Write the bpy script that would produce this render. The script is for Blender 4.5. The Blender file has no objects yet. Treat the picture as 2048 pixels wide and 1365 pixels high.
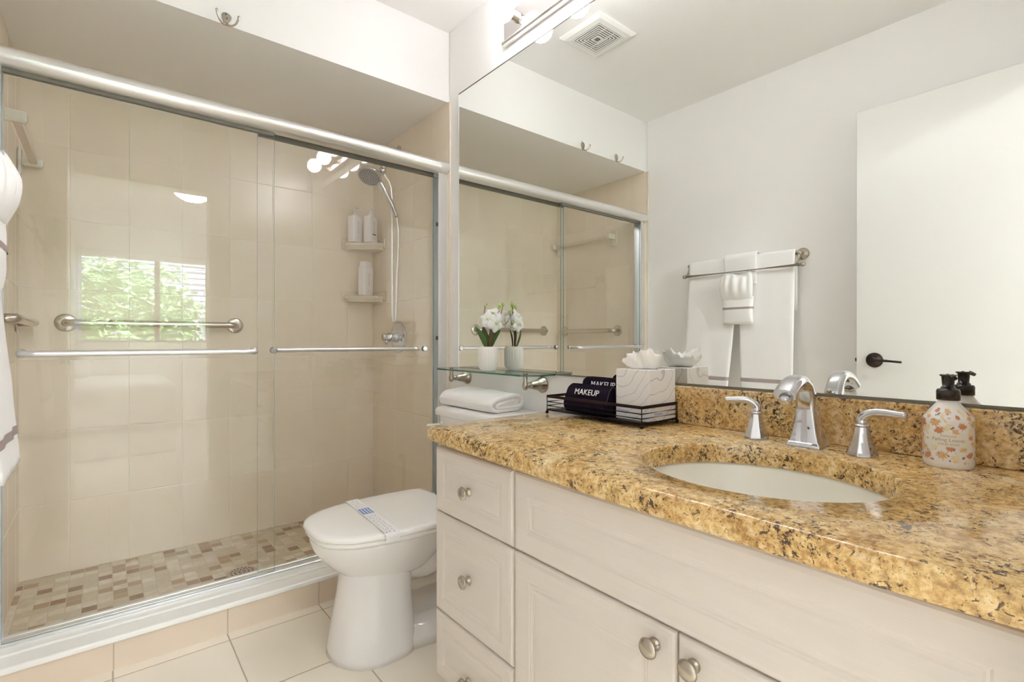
import bpy, bmesh, math, random
from mathutils import Vector, Matrix, noise as mnoise
random.seed(7)
D = bpy.data
SC = bpy.context.scene
COL = SC.collection
PI = math.pi

# ------------------------------------------------------------------ camera, world, exposure
W, LW, CEIL = 1.2596, -0.2805, 2.444       # mirror face plane, left wall, ceiling height
cam = D.objects.new('camera', D.cameras.new('camera'))
COL.objects.link(cam)
cam.location = (0, 0, 0.99)
cam.rotation_euler = (PI/2, 0, math.radians(-39.094))
cam.data.sensor_width = 36
cam.data.lens = 1003.25/2048*36
cam.data.clip_start = 0.01
SC.camera = cam

world = D.worlds.new('World'); SC.world = world
world.use_nodes = True
wn = world.node_tree.nodes; wl = world.node_tree.links
bg = wn['Background']
sky = wn.new('ShaderNodeTexSky'); sky.sky_type = 'NISHITA'
sky.sun_elevation = math.radians(48); sky.sun_rotation = math.radians(205); sky.sun_disc = False
sky.air_density = 1.2; sky.dust_density = 3.0
wl.new(sky.outputs[0], bg.inputs[0]); bg.inputs[1].default_value = 3.2

sun = D.objects.new('sun', D.lights.new('sun', 'SUN')); COL.objects.link(sun)
sun.data.energy = 24.0; sun.data.angle = 0.02; sun.data.color = (1.0, 0.96, 0.9)
sun.rotation_euler = (math.radians(40), 0, math.radians(155))

SC.view_settings.view_transform = 'Standard'
SC.view_settings.look = 'None'
SC.view_settings.gamma = 1
SC.view_settings.use_curve_mapping = False
SC.view_settings.exposure = 1.47
BULB = 7.7
DOME = 95.0
SC.cycles.max_bounces = 16
SC.cycles.diffuse_bounces = 12
SC.cycles.glossy_bounces = 8
SC.cycles.transparent_max_bounces = 24
SC.cycles.sample_clamp_indirect = 6

# ------------------------------------------------------------------ materials
def newmat(name):
    m = D.materials.new(name); m.use_nodes = True
    nt = m.node_tree
    return m, nt, nt.nodes['Principled BSDF']

def setp(b, **k):
    names = dict(rough='Roughness', metal='Metallic', spec='Specular IOR Level', coat='Coat Weight', coatr='Coat Roughness',
                 sheen='Sheen Weight', sub='Subsurface Weight', aniso='Anisotropic', ior='IOR', alpha='Alpha', trans='Transmission Weight')
    for kk, v in k.items():
        b.inputs[names[kk]].default_value = v

def pm(name, col, bump=None, **k):
    m, nt, b = newmat(name)
    b.inputs['Base Color'].default_value = (*col, 1)
    setp(b, **k)
    if bump:
        sc, st, dist = bump
        n = nt.nodes.new('ShaderNodeTexNoise'); n.inputs['Scale'].default_value = sc; n.inputs['Detail'].default_value = 4
        tc = nt.nodes.new('ShaderNodeTexCoord'); nt.links.new(tc.outputs['Object'], n.inputs['Vector'])
        bp = nt.nodes.new('ShaderNodeBump'); bp.inputs['Strength'].default_value = st; bp.inputs['Distance'].default_value = dist
        nt.links.new(n.outputs['Fac'], bp.inputs['Height']); nt.links.new(bp.outputs['Normal'], b.inputs['Normal'])
    return m

def ramp(nt, stops, interp='LINEAR'):
    r = nt.nodes.new('ShaderNodeValToRGB'); cr = r.color_ramp; cr.interpolation = interp
    while len(cr.elements) < len(stops): cr.elements.new(0.5)
    for e, (p, c) in zip(cr.elements, stops):
        e.position = p; e.color = (*c, 1) if len(c) == 3 else c
    return r

def noise(nt, vec, scale, detail=4, rough=0.5, dist=0.0):
    n = nt.nodes.new('ShaderNodeTexNoise')
    n.inputs['Scale'].default_value = scale; n.inputs['Detail'].default_value = detail
    n.inputs['Roughness'].default_value = rough; n.inputs['Distortion'].default_value = dist
    if vec is not None: nt.links.new(vec, n.inputs['Vector'])
    return n

def mixc(nt, fac, a, b, mode='MIX'):
    m = nt.nodes.new('ShaderNodeMix'); m.data_type = 'RGBA'; m.blend_type = mode
    for sock, v in ((m.inputs[0], fac), (m.inputs[6], a), (m.inputs[7], b)):
        if hasattr(v, 'is_linked') or isinstance(v, bpy.types.NodeSocket): nt.links.new(v, sock)
        elif isinstance(v, (int, float)): sock.default_value = v
        else: sock.default_value = (*v, 1)
    return m.outputs[2]

def math_(nt, op, a, b=None, c=None):
    m = nt.nodes.new('ShaderNodeMath'); m.operation = op
    for i, v in enumerate((a, b, c)):
        if v is None: continue
        if isinstance(v, bpy.types.NodeSocket): nt.links.new(v, m.inputs[i])
        else: m.inputs[i].default_value = v
    return m.outputs[0]

def tile_mat(name, ax, pitch, phase, grout_w, stops, grout, rough=0.25, mottle=(0.78, 0.67, 0.52), mott=0.35, bump=0.6, cell_amt=1.0, interp='LINEAR', sharp=False):
    """square grid of tiles over the two world axes ax; stops = colour ramp over a random value per tile"""
    m, nt, b = newmat(name)
    geo = nt.nodes.new('ShaderNodeNewGeometry')
    sep = nt.nodes.new('ShaderNodeSeparateXYZ'); nt.links.new(geo.outputs['Position'], sep.inputs[0])
    cells = []; edges = []
    for i in (0, 1):
        s = math_(nt, 'DIVIDE', math_(nt, 'SUBTRACT', sep.outputs['XYZ'.index(ax[i])], phase[i]), pitch[i])
        cells.append(math_(nt, 'FLOOR', s))
        fr = math_(nt, 'FRACT', s)
        d = math_(nt, 'MINIMUM', fr, math_(nt, 'SUBTRACT', 1.0, fr))
        edges.append(math_(nt, 'MULTIPLY', d, pitch[i]))
    comb = nt.nodes.new('ShaderNodeCombineXYZ')
    nt.links.new(cells[0], comb.inputs[0]); nt.links.new(cells[1], comb.inputs[1])
    wnz = nt.nodes.new('ShaderNodeTexWhiteNoise'); wnz.noise_dimensions = '3D'
    nt.links.new(comb.outputs[0], wnz.inputs['Vector'])
    rp = ramp(nt, stops, interp); nt.links.new(wnz.outputs['Value'], rp.inputs[0])
    # cloudy stone pattern, shifted per tile
    off = nt.nodes.new('ShaderNodeVectorMath'); off.operation = 'MULTIPLY_ADD'
    nt.links.new(wnz.outputs['Color'], off.inputs[0]); off.inputs[1].default_value = (7, 7, 7)
    nt.links.new(geo.outputs['Position'], off.inputs[2])
    n1 = noise(nt, off.outputs[0], 5.0 if not sharp else 30, 7, 0.6, 0.6)
    r1 = ramp(nt, [(0.35, (0, 0, 0)), (0.7, (1, 1, 1))]); nt.links.new(n1.outputs['Fac'], r1.inputs[0])
    fac = math_(nt, 'MULTIPLY', r1.outputs[0], mott)
    colr = mixc(nt, fac, rp.outputs[0], mottle)
    e = math_(nt, 'MINIMUM', edges[0], edges[1])
    g = math_(nt, 'LESS_THAN', e, grout_w/2)
    nt.links.new(mixc(nt, g, colr, grout), b.inputs['Base Color'])
    b.inputs['Roughness'].default_value = rough
    nt.links.new(math_(nt, 'ADD', math_(nt, 'MULTIPLY', g, 0.5), rough), b.inputs['Roughness'])
    h = math_(nt, 'MINIMUM', math_(nt, 'DIVIDE', e, grout_w), 1.0)
    bp = nt.nodes.new('ShaderNodeBump'); bp.inputs['Strength'].default_value = bump; bp.inputs['Distance'].default_value = 0.002
    nt.links.new(h, bp.inputs['Height']); nt.links.new(bp.outputs['Normal'], b.inputs['Normal'])
    return m

TS = [(0.0, (0.85, 0.765, 0.64)), (0.5, (0.87, 0.79, 0.67)), (1.0, (0.88, 0.81, 0.695))]
M = {}
M['wall'] = pm('wall paint', (0.875, 0.868, 0.855), rough=0.55, bump=(260, 0.08, 0.0006))
M['ceiling'] = pm('ceiling paint', (0.885, 0.88, 0.865), rough=0.6, bump=(260, 0.08, 0.0006))
M['trimpaint'] = pm('trim paint', (0.82, 0.81, 0.78), rough=0.35)
M['tile_back'] = tile_mat('shower tile back', 'XZ', (0.2027, 0.3025), (0.0868, 0.0), 0.003, TS, (0.87, 0.82, 0.73), rough=0.22)
M['tile_side'] = tile_mat('shower tile side', 'YZ', (0.2027, 0.3025), (2.87-0.1, 0.0), 0.003, TS, (0.87, 0.82, 0.73), rough=0.22)
M['tile_floor'] = tile_mat('floor tile', 'XY', (0.3025, 0.3205), (0.0195, 1.875), 0.004, [(0, (0.85, 0.79, 0.68)), (1, (0.88, 0.83, 0.73))], (0.50, 0.43, 0.34), rough=0.3, mottle=(0.84, 0.76, 0.63), mott=0.5)
M['tile_curb'] = tile_mat('curb tile', 'XZ', (0.3025, 0.4), (0.0212, -0.2), 0.003, [(0, (0.70, 0.59, 0.48)), (1, (0.74, 0.63, 0.52))], (0.52, 0.44, 0.36), rough=0.3, mott=0.3)
pale = [(0.0, (0.66, 0.59, 0.46)), (0.30, (0.76, 0.70, 0.57)), (0.52, (0.64, 0.58, 0.41)), (0.66, (0.80, 0.76, 0.66)), (0.79, (0.46, 0.30, 0.15)), (0.86, (0.27, 0.14, 0.06)), (0.93, (0.42, 0.27, 0.16))]
M['mosaic'] = tile_mat('shower floor mosaic', 'XY', (0.0465, 0.0465), (-0.020, 0.0275), 0.0028, pale, (0.68, 0.62, 0.50), rough=0.35, mottle=(0.44, 0.33, 0.20), mott=0.45, interp='CONSTANT', sharp=True)
M['bullnose'] = pm('bullnose tile', (0.74, 0.66, 0.54), rough=0.25)
M['sill'] = pm('white sill stone', (0.88, 0.88, 0.85), rough=0.18)
M['porcelain'] = pm('porcelain', (0.84, 0.825, 0.82), rough=0.08, coat=0.3)
M['seat'] = pm('seat plastic', (0.90, 0.89, 0.86), rough=0.16)
M['sink'] = pm('sink porcelain', (0.88, 0.87, 0.80), rough=0.12)
M['ceramic'] = pm('cream ceramic', (0.80, 0.74, 0.62), rough=0.15)
M['ceramicw'] = pm('white ceramic', (0.84, 0.82, 0.74), rough=0.15)
M['towel'] = pm('white terry', (0.90, 0.89, 0.885), rough=0.95, sheen=0.3, bump=(420, 0.6, 0.002))
M['weave'] = pm('white flat weave', (0.87, 0.86, 0.84), rough=0.9, bump=(900, 0.3, 0.001))
M['band'] = pm('taupe woven band', (0.42, 0.35, 0.34), rough=0.9)
M['black_terry'] = pm('black terry', (0.014, 0.008, 0.018), rough=1.0, spec=0.1, bump=(420, 0.8, 0.003))
M['black_edge'] = pm('dark hem', (0.05, 0.04, 0.06), rough=0.9)
M['thread'] = pm('white thread', (0.85, 0.85, 0.85), rough=0.7)
M['chrome'] = pm('chrome', (0.66, 0.66, 0.69), rough=0.05, metal=1)
M['brushed'] = pm('brushed aluminium', (0.90, 0.89, 0.88), rough=0.30, metal=1)
M['alu'] = pm('satin aluminium', (0.86, 0.87, 0.89), rough=0.32, metal=1)
M['nickel'] = pm('brushed nickel', (0.50, 0.45, 0.38), rough=0.22, metal=1)
M['steel'] = pm('stainless steel', (0.62, 0.57, 0.51), rough=0.25, metal=1)
M['bronze'] = pm('dark bronze', (0.035, 0.022, 0.016), rough=0.35, metal=0.6)
M['wire'] = pm('dark brown wire', (0.022, 0.010, 0.009), rough=0.45, spec=0.25)
M['dark'] = pm('dark gap', (0.03, 0.028, 0.025), rough=0.7)
M['greyrail'] = pm('grey seal', (0.17, 0.16, 0.13), rough=0.5)
M['plastic'] = pm('white plastic', (0.84, 0.83, 0.80), rough=0.35)
M['whitebottle'] = pm('white bottle', (0.86, 0.84, 0.84), rough=0.35)
M['print'] = pm('grey print', (0.30, 0.27, 0.28), rough=0.5)
M['printp'] = pm('pink print', (0.62, 0.45, 0.46), rough=0.5)
M['printd'] = pm('plum print', (0.22, 0.08, 0.10), rough=0.5)
M['blueprint'] = pm('blue print', (0.22, 0.34, 0.68), rough=0.6)
M['paper'] = pm('paper', (0.87, 0.86, 0.87), rough=0.75)
M['tissue'] = pm('tissue', (0.92, 0.91, 0.88), rough=0.9)
M['petal'] = pm('white petal', (0.93, 0.93, 0.91), rough=0.6, sub=0.1)
M['petalc'] = pm('yellow green petal heart', (0.62, 0.68, 0.18), rough=0.6)
M['leaf'] = pm('dark green leaf', (0.06, 0.13, 0.025), rough=0.4)
M['leafb'] = pm('bronze green leaf', (0.10, 0.07, 0.02), rough=0.4)
M['bud'] = pm('green bud', (0.40, 0.58, 0.16), rough=0.5)
M['stem'] = pm('brown stem', (0.16, 0.10, 0.06), rough=0.6)
M['pump'] = pm('black pump', (0.02, 0.014, 0.012), rough=0.22)
M['soapbody'] = pm('soap bottle', (0.86, 0.83, 0.80), rough=0.2, coat=0.3)
M['lf_rust'] = pm('rust leaf print', (0.62, 0.27, 0.12), rough=0.4)
M['lf_tan'] = pm('tan leaf print', (0.72, 0.46, 0.22), rough=0.4)
M['lf_sand'] = pm('sand leaf print', (0.78, 0.68, 0.44), rough=0.4)
M['lf_grey'] = pm('grey berry print', (0.26, 0.22, 0.26), rough=0.4)
M['lf_label'] = pm('cream label', (0.80, 0.77, 0.68), rough=0.4)
M['lf_text'] = pm('brown lettering', (0.45, 0.35, 0.28), rough=0.5)
M['vase'] = pm('white vase', (0.86, 0.85, 0.81), rough=0.4)
M['ventm'] = pm('vent plastic', (0.84, 0.84, 0.80), rough=0.4)
M['doorp'] = pm('door paint', (0.75, 0.745, 0.72), rough=0.32)
M['carpet'] = pm('bedroom floor', (0.70, 0.66, 0.60), rough=0.8)
M['bedwall'] = pm('bedroom paint', (0.87, 0.87, 0.86), rough=0.7)
M['siding'] = pm('pale house siding', (0.42, 0.40, 0.46), rough=0.8)
M['shrub'] = pm('shrub leaves', (0.14, 0.30, 0.10), rough=0.5)
M['shrubl'] = pm('light shrub leaves', (0.42, 0.62, 0.30), rough=0.5)
M['bark'] = pm('bark', (0.20, 0.15, 0.11), rough=0.9)
M['soil'] = pm('mulch', (0.20, 0.17, 0.12), rough=0.95)
M['bedding'] = pm('bedding', (0.80, 0.80, 0.82), rough=0.9)
M['sprayface'] = pm('spray face grey', (0.42, 0.41, 0.42), rough=0.35, metal=0.6)
M['rodm'] = pm('frosted rod', (0.74, 0.64, 0.54), rough=0.3)
M['plate'] = pm('polished plate', (0.78, 0.74, 0.74), rough=0.09, metal=1)

def mirror_mat():
    m, nt, b = newmat('mirror silver')
    b.inputs['Base Color'].default_value = (0.90, 0.915, 0.885, 1)
    setp(b, metal=1, rough=0.0)
    return m
M['mirror'] = mirror_mat()

def glass_mat(name, tint, f0=0.04):
    """clear pane: each face passes most light and reflects by angle"""
    m = D.materials.new(name); m.use_nodes = True; nt = m.node_tree
    nt.nodes.remove(nt.nodes['Principled BSDF']); out = nt.nodes['Material Output']
    tr = nt.nodes.new('ShaderNodeBsdfTransparent'); tr.inputs[0].default_value = (*tint, 1)
    gl = nt.nodes.new('ShaderNodeBsdfGlossy'); gl.inputs['Roughness'].default_value = 0.0
    lw = nt.nodes.new('ShaderNodeLayerWeight'); lw.inputs['Blend'].default_value = 0.5
    p5 = math_(nt, 'POWER', lw.outputs['Facing'], 5.0)
    f = math_(nt, 'MULTIPLY_ADD', p5, 1-f0, f0)
    mx = nt.nodes.new('ShaderNodeMixShader')
    nt.links.new(f, mx.inputs[0]); nt.links.new(tr.outputs[0], mx.inputs[1]); nt.links.new(gl.outputs[0], mx.inputs[2])
    nt.links.new(mx.outputs[0], out.inputs[0])
    return m
M['glass'] = glass_mat('door glass', (0.997, 0.998, 0.996))
M['glassedge'] = pm('glass edge green', (0.25, 0.42, 0.36), rough=0.1)
M['shelfglass'] = glass_mat('shelf glass', (0.93, 0.97, 0.945))
M['shelfedge'] = pm('shelf glass edge', (0.05, 0.16, 0.12), rough=0.1)
M['winglass'] = glass_mat('window glass', (0.96, 0.97, 0.96))

def emit(name, col, s):
    m = D.materials.new(name); m.use_nodes = True; nt = m.node_tree
    b = nt.nodes['Principled BSDF']
    b.inputs['Base Color'].default_value = (0.9, 0.9, 0.9, 1)
    b.inputs['Emission Color'].default_value = (*col, 1); b.inputs['Emission Strength'].default_value = s
    return m
M['bulb'] = emit('lit bulb glass', (0.99, 0.98, 1.02), BULB)
M['dome'] = emit('lit dome glass', (0.95, 0.975, 1.02), DOME)

def curtain_mat():
    m, nt, b = newmat('sheer curtain')
    b.inputs['Base Color'].default_value = (0.80, 0.84, 0.92, 1); setp(b, rough=0.9)
    tl = nt.nodes.new('ShaderNodeBsdfTranslucent'); tl.inputs[0].default_value = (0.80, 0.86, 0.95, 1)
    mx = nt.nodes.new('ShaderNodeMixShader'); mx.inputs[0].default_value = 0.6
    nt.links.new(b.outputs[0], mx.inputs[1]); nt.links.new(tl.outputs[0], mx.inputs[2]); nt.links.new(mx.outputs[0], nt.nodes['Material Output'].inputs[0])
    return m
M['curtain'] = curtain_mat()

def granite():
    m, nt, b = newmat('speckled granite')
    tc = nt.nodes.new('ShaderNodeTexCoord'); v = tc.outputs['Object']
    n1 = noise(nt, v, 11, 6, 0.62, 0.4)
    r1 = ramp(nt, [(0.32, (0.40, 0.22, 0.08)), (0.44, (0.62, 0.41, 0.17)), (0.55, (0.76, 0.57, 0.29)), (0.68, (0.86, 0.76, 0.54))])
    nt.links.new(n1.outputs['Fac'], r1.inputs[0])
    n2 = noise(nt, v, 90, 6, 0.7, 0.3)
    r2 = ramp(nt, [(0.38, (0.22, 0.12, 0.05)), (0.47, (0.58, 0.38, 0.15)), (0.56, (0.82, 0.65, 0.36)), (0.66, (0.93, 0.86, 0.66))])
    nt.links.new(n2.outputs['Fac'], r2.inputs[0])
    c = mixc(nt, 0.58, r1.outputs[0], r2.outputs[0])
    # pale grey-violet clouds
    n3 = noise(nt, v, 6, 3, 0.5); r3 = ramp(nt, [(0.56, (0, 0, 0)), (0.70, (1, 1, 1))]); nt.links.new(n3.outputs['Fac'], r3.inputs[0])
    c = mixc(nt, math_(nt, 'MULTIPLY', r3.outputs[0], 0.32), c, (0.80, 0.75, 0.67))
    # rust flecks
    n4 = noise(nt, v, 60, 6, 0.75, 1.0); r4 = ramp(nt, [(0.575, (0, 0, 0)), (0.64, (1, 1, 1))]); nt.links.new(n4.outputs['Fac'], r4.inputs[0])
    c = mixc(nt, math_(nt, 'MULTIPLY', r4.outputs[0], 0.7), c, (0.30, 0.15, 0.06))
    # near-black mineral flecks: fine grains everywhere, clusters in places
    for sc5, k5, cl, lo in ((190, 0.80, 0.30, 0.621), (95, 0.72, 0.42, 0.655)):
        n5 = noise(nt, v, sc5, 4, 0.6, 0.8); n6 = noise(nt, v, 20, 4, 0.6)
        ss = math_(nt, 'ADD', math_(nt, 'MULTIPLY', n5.outputs['Fac'], k5), math_(nt, 'MULTIPLY', n6.outputs['Fac'], cl))
        r5 = ramp(nt, [(lo, (0, 0, 0)), (lo+0.03, (1, 1, 1))]); nt.links.new(ss, r5.inputs[0])
        c = mixc(nt, math_(nt, 'MULTIPLY', r5.outputs[0], 0.9), c, (0.05, 0.03, 0.022))
    c = mixc(nt, 1.0, c, (0.98, 0.91, 0.77), 'MULTIPLY')
    nt.links.new(c, b.inputs['Base Color'])
    setp(b, rough=0.13, coat=0.15, coatr=0.03)
    return m
M['granite'] = granite()

def cabinet_mat():
    m, nt, b = newmat('whitewashed cabinet')
    tc = nt.nodes.new('ShaderNodeTexCoord')
    mp = nt.nodes.new('ShaderNodeMapping'); mp.inputs['Scale'].default_value = (60, 2.2, 60)
    nt.links.new(tc.outputs['Object'], mp.inputs[0])
    n = noise(nt, mp.outputs[0], 3.0, 5, 0.6)
    r = ramp(nt, [(0.30, (0.69, 0.63, 0.57)), (0.65, (0.705, 0.65, 0.595))]); nt.links.new(n.outputs['Fac'], r.inputs[0])
    nt.links.new(r.outputs[0], b.inputs['Base Color']); setp(b, rough=0.38)
    return m
M['cab'] = cabinet_mat()

def tissue_box_mat():
    m, nt, b = newmat('tissue box print')
    tc = nt.nodes.new('ShaderNodeTexCoord')
    w = nt.nodes.new('ShaderNodeTexWave'); w.wave_type = 'RINGS'; w.rings_direction = 'SPHERICAL'
    w.inputs['Scale'].default_value = 13; w.inputs['Distortion'].default_value = 7; w.inputs['Detail'].default_value = 2; w.inputs['Detail Scale'].default_value = 0.9
    mp = nt.nodes.new('ShaderNodeMapping'); mp.inputs['Location'].default_value = (0.06, -0.05, -0.16)
    nt.links.new(tc.outputs['Object'], mp.inputs[0]); nt.links.new(mp.outputs[0], w.inputs['Vector'])
    r = ramp(nt, [(0.0, (0.58, 0.56, 0.58)), (0.022, (0.86, 0.845, 0.85)), (1.0, (0.86, 0.845, 0.85))]); nt.links.new(w.outputs['Fac'], r.inputs[0])
    nt.links.new(r.outputs[0], b.inputs['Base Color']); setp(b, rough=0.5)
    return m
M['tbox'] = tissue_box_mat()

# ------------------------------------------------------------------ mesh helpers (world coordinates; obj() re-bases onto the parent)
def B(): return bmesh.new()

def box(bm, x0, x1, y0, y1, z0, z1, bev=0.0, seg=2, mi=0):
    vs = [bm.verts.new((x, y, z)) for x in (x0, x1) for y in (y0, y1) for z in (z0, z1)]
    fs = [bm.faces.new([vs[i] for i in f]) for f in ((0, 1, 3, 2), (4, 6, 7, 5), (0, 4, 5, 1), (2, 3, 7, 6), (0, 2, 6, 4), (1, 5, 7, 3))]
    for f in fs: f.material_index = mi
    if bev > 0:
        es = list({e for f in fs for e in f.edges})
        r = bmesh.ops.bevel(bm, geom=es, offset=bev, segments=seg, profile=0.5, affect='EDGES')
        for f in r['faces']: f.material_index = mi
    return fs

def ring_bridge(bm, rings, closed=True, cap=(True, True), mi=0, smooth=True):
    R = [[bm.verts.new(p) for p in r] for r in rings]
    n = len(R[0])
    for a, b in zip(R, R[1:]):
        for i in range(n if closed else n-1):
            j = (i+1) % n
            f = bm.faces.new((a[i], a[j], b[j], b[i])); f.material_index = mi; f.smooth = smooth
    if cap[0]:
        f = bm.faces.new(list(reversed(R[0]))); f.material_index = mi
    if cap[1]:
        f = bm.faces.new(R[-1]); f.material_index = mi
    return R

def frame(d):
    d = Vector(d).normalized()
    u = Vector((0, 0, 1)) if abs(d.z) < 0.9 else Vector((1, 0, 0))
    a = d.cross(u).normalized(); b = a.cross(d).normalized()
    return a, b

def lathe(bm, c, axis, prof, n=32, mi=0, cap=(True, True), sx=1.0, sy=1.0, sharp=False):
    """prof = [(distance along axis, radius)]"""
    d = Vector(axis).normalized(); a, b = frame(d); c = Vector(c)
    rings = [[c + d*t + (a*math.cos(k*2*PI/n)*sx + b*math.sin(k*2*PI/n)*sy)*r for k in range(n)] for t, r in prof]
    return ring_bridge(bm, rings, cap=cap, mi=mi, smooth=not sharp)

def tube(bm, pts, r, n=12, mi=0, cap=(True, True), flat=None):
    pts = [Vector(p) for p in pts]; m = len(pts)
    rs = r if isinstance(r, (list, tuple)) else [r]*m
    rings = []; pa = None
    for i, p in enumerate(pts):
        t = (pts[min(i+1, m-1)] - pts[max(i-1, 0)]).normalized()
        if pa is None: a, b = frame(t)
        else:
            a = (pa - t*pa.dot(t)).normalized(); b = t.cross(a)
        pa = a
        f = flat if flat else (1, 1)
        rings.append([p + (a*math.cos(k*2*PI/n)*f[0] + b*math.sin(k*2*PI/n)*f[1])*rs[i] for k in range(n)])
    return ring_bridge(bm, rings, cap=cap, mi=mi)

def smooth_path(pts, k=6):
    pts = [Vector(p) for p in pts]; out = []
    for i in range(len(pts)-1):
        p0 = pts[max(i-1, 0)]; p1 = pts[i]; p2 = pts[i+1]; p3 = pts[min(i+2, len(pts)-1)]
        for j in range(k):
            t = j/k
            out.append(0.5*((2*p1) + (p2-p0)*t + (2*p0-5*p1+4*p2-p3)*t*t + (3*p1-p0-3*p2+p3)*t**3))
    out.append(pts[-1]); return out

def lerp_list(vals, n):
    out = []
    for i in range(n):
        t = i/(n-1)*(len(vals)-1); k = min(int(t), len(vals)-2); f = t-k
        out.append(vals[k]*(1-f) + vals[k+1]*f)
    return out

def sphere(bm, c, r, sx=1, sy=1, sz=1, seg=16, rings=10, mi=0):
    mt = Matrix.Translation(Vector(c)) @ Matrix.Diagonal((sx, sy, sz, 1))
    v = bmesh.ops.create_uvsphere(bm, u_segments=seg, v_segments=rings, radius=r, matrix=mt)['verts']
    for f in {f for vv in v for f in vv.link_faces}: f.smooth = True; f.material_index = mi
    return v

def cyl(bm, p0, p1, r, n=20, mi=0): return tube(bm, [p0, p1], r, n, mi)

def prism(bm, poly, axis, lo, hi, mi=0, smooth=False):
    """poly 2D in the two remaining axes; extruded along axis"""
    def P3(a, b, t):
        return {'x': (t, a, b), 'y': (a, t, b), 'z': (a, b, t)}[axis]
    return ring_bridge(bm, [[P3(a, b, lo) for a, b in poly], [P3(a, b, hi) for a, b in poly]], mi=mi, smooth=smooth)

def obj(name, bm, mat, parent=None, smooth=None, bevel=None, subsurf=0, kind=None, label=None):
    bmesh.ops.recalc_face_normals(bm, faces=bm.faces)
    if smooth is True:
        for f in bm.faces: f.smooth = True
    me = D.meshes.new(name)
    off = Vector((0, 0, 0))
    p = parent
    while p is not None: off += p.location; p = p.parent
    if off.length: bmesh.ops.translate(bm, verts=bm.verts, vec=-off)
    bm.to_mesh(me); bm.free()
    for m in (mat if isinstance(mat, (list, tuple)) else [mat]): me.materials.append(M[m])
    o = D.objects.new(name, me); COL.objects.link(o)
    if parent is not None: o.parent = parent
    if bevel:
        md = o.modifiers.new('bevel', 'BEVEL'); md.width = bevel; md.segments = 3; md.limit_method = 'ANGLE'; md.angle_limit = math.radians(40)
        md.harden_normals = False
    if subsurf:
        md = o.modifiers.new('sub', 'SUBSURF'); md.levels = subsurf; md.render_levels = subsurf
    if kind: o['kind'] = kind
    if label: o['label'] = label
    return o

def autosmooth(o, deg=40):
    me = o.data
    for p in me.polygons: p.use_smooth = True
    bm = bmesh.new(); bm.from_mesh(me)
    for e in bm.edges:
        if len(e.link_faces) == 2 and e.calc_face_angle(0) > math.radians(deg): e.smooth = False
    bm.to_mesh(me); bm.free(); return o

def thing(name, label, cat, loc=(0, 0, 0), group=None):
    o = D.objects.new(name, None); COL.objects.link(o); o.location = loc; o.empty_display_size = 0.05
    return tag(o, label, cat, group)
def tag(o, label, cat, group=None):
    o['label'] = label; o['category'] = cat
    if group: o['group'] = group
    return o
def origin(o, loc):
    """move a one-mesh thing's origin to its base"""
    o.data.transform(Matrix.Translation(-Vector(loc))); o.location = loc; return o
def struct(name, bm, mat, parent=None): return obj(name, bm, mat, parent, kind=None if parent else 'structure')

def dup(root, loc, label=None, group=None):
    r = root.copy(); COL.objects.link(r); r.location = loc
    if label: r['label'] = label
    if group: r['group'] = group
    for ch in list(root.children):
        c = ch.copy(); COL.objects.link(c); c.parent = r
        for g in ch.children:
            d = g.copy(); COL.objects.link(d); d.parent = c
    return r

def text_bm(s, size, ext=0.0004, mat4=None, spacing=1.0, align='CENTER'):
    cu = D.curves.new('lettering', 'FONT'); cu.body = s; cu.size = size; cu.extrude = ext
    cu.align_x = align; cu.align_y = 'CENTER'; cu.space_character = spacing
    to = D.objects.new('lettering', cu); COL.objects.link(to)
    dg = bpy.context.evaluated_depsgraph_get()
    me = D.meshes.new_from_object(to.evaluated_get(dg))
    bm = bmesh.new(); bm.from_mesh(me)
    D.objects.remove(to); D.curves.remove(cu); D.meshes.remove(me)
    if mat4 is not None: bmesh.ops.transform(bm, matrix=mat4, verts=bm.verts)
    return bm
def basis(o, r, u):
    """matrix: text x axis -> r, text y axis -> u, origin o"""
    r = Vector(r).normalized(); u = Vector(u).normalized(); n = r.cross(u)
    m = Matrix(((r.x, u.x, n.x, o[0]), (r.y, u.y, n.y, o[1]), (r.z, u.z, n.z, o[2]), (0, 0, 0, 1))); return m
def merge(dst, src, mi=0):
    me = D.meshes.new('tmp'); 
    for f in src.faces: f.material_index = mi
    src.to_mesh(me); src.free(); dst.from_mesh(me); D.meshes.remove(me)

# ------------------------------------------------------------------ the room shell
SY, SB, SH = 2.027, 2.87, 2.1156           # soffit face, shower back wall, soffit underside
DX0, DX1 = -0.165, 0.585                    # doorway behind the camera
bm = B(); box(bm, LW-0.1, W+0.12, -0.12, 1.93, -0.1, 0.0); struct('floor', bm, 'tile_floor')
bm = B(); box(bm, LW-0.1, W+0.12, -0.12, SY+0.1, CEIL, CEIL+0.1); struct('ceiling', bm, 'ceiling')
bm = B(); box(bm, W+0.005, W+0.12, -0.12, SY-0.006, 0, CEIL); struct('wall_right', bm, 'wall')
bm = B(); box(bm, LW-0.1, LW, -0.12, SY-0.006, 0, CEIL); struct('wall_left', bm, 'wall')
bm = B()
box(bm, LW-0.1, DX0, -0.12, 0.0, 0, CEIL); box(bm, DX1, W+0.12, -0.12, 0.0, 0, CEIL); box(bm, DX0, DX1, -0.12, 0.0, 2.04, CEIL)
struct('wall_front', bm, 'wall')
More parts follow.
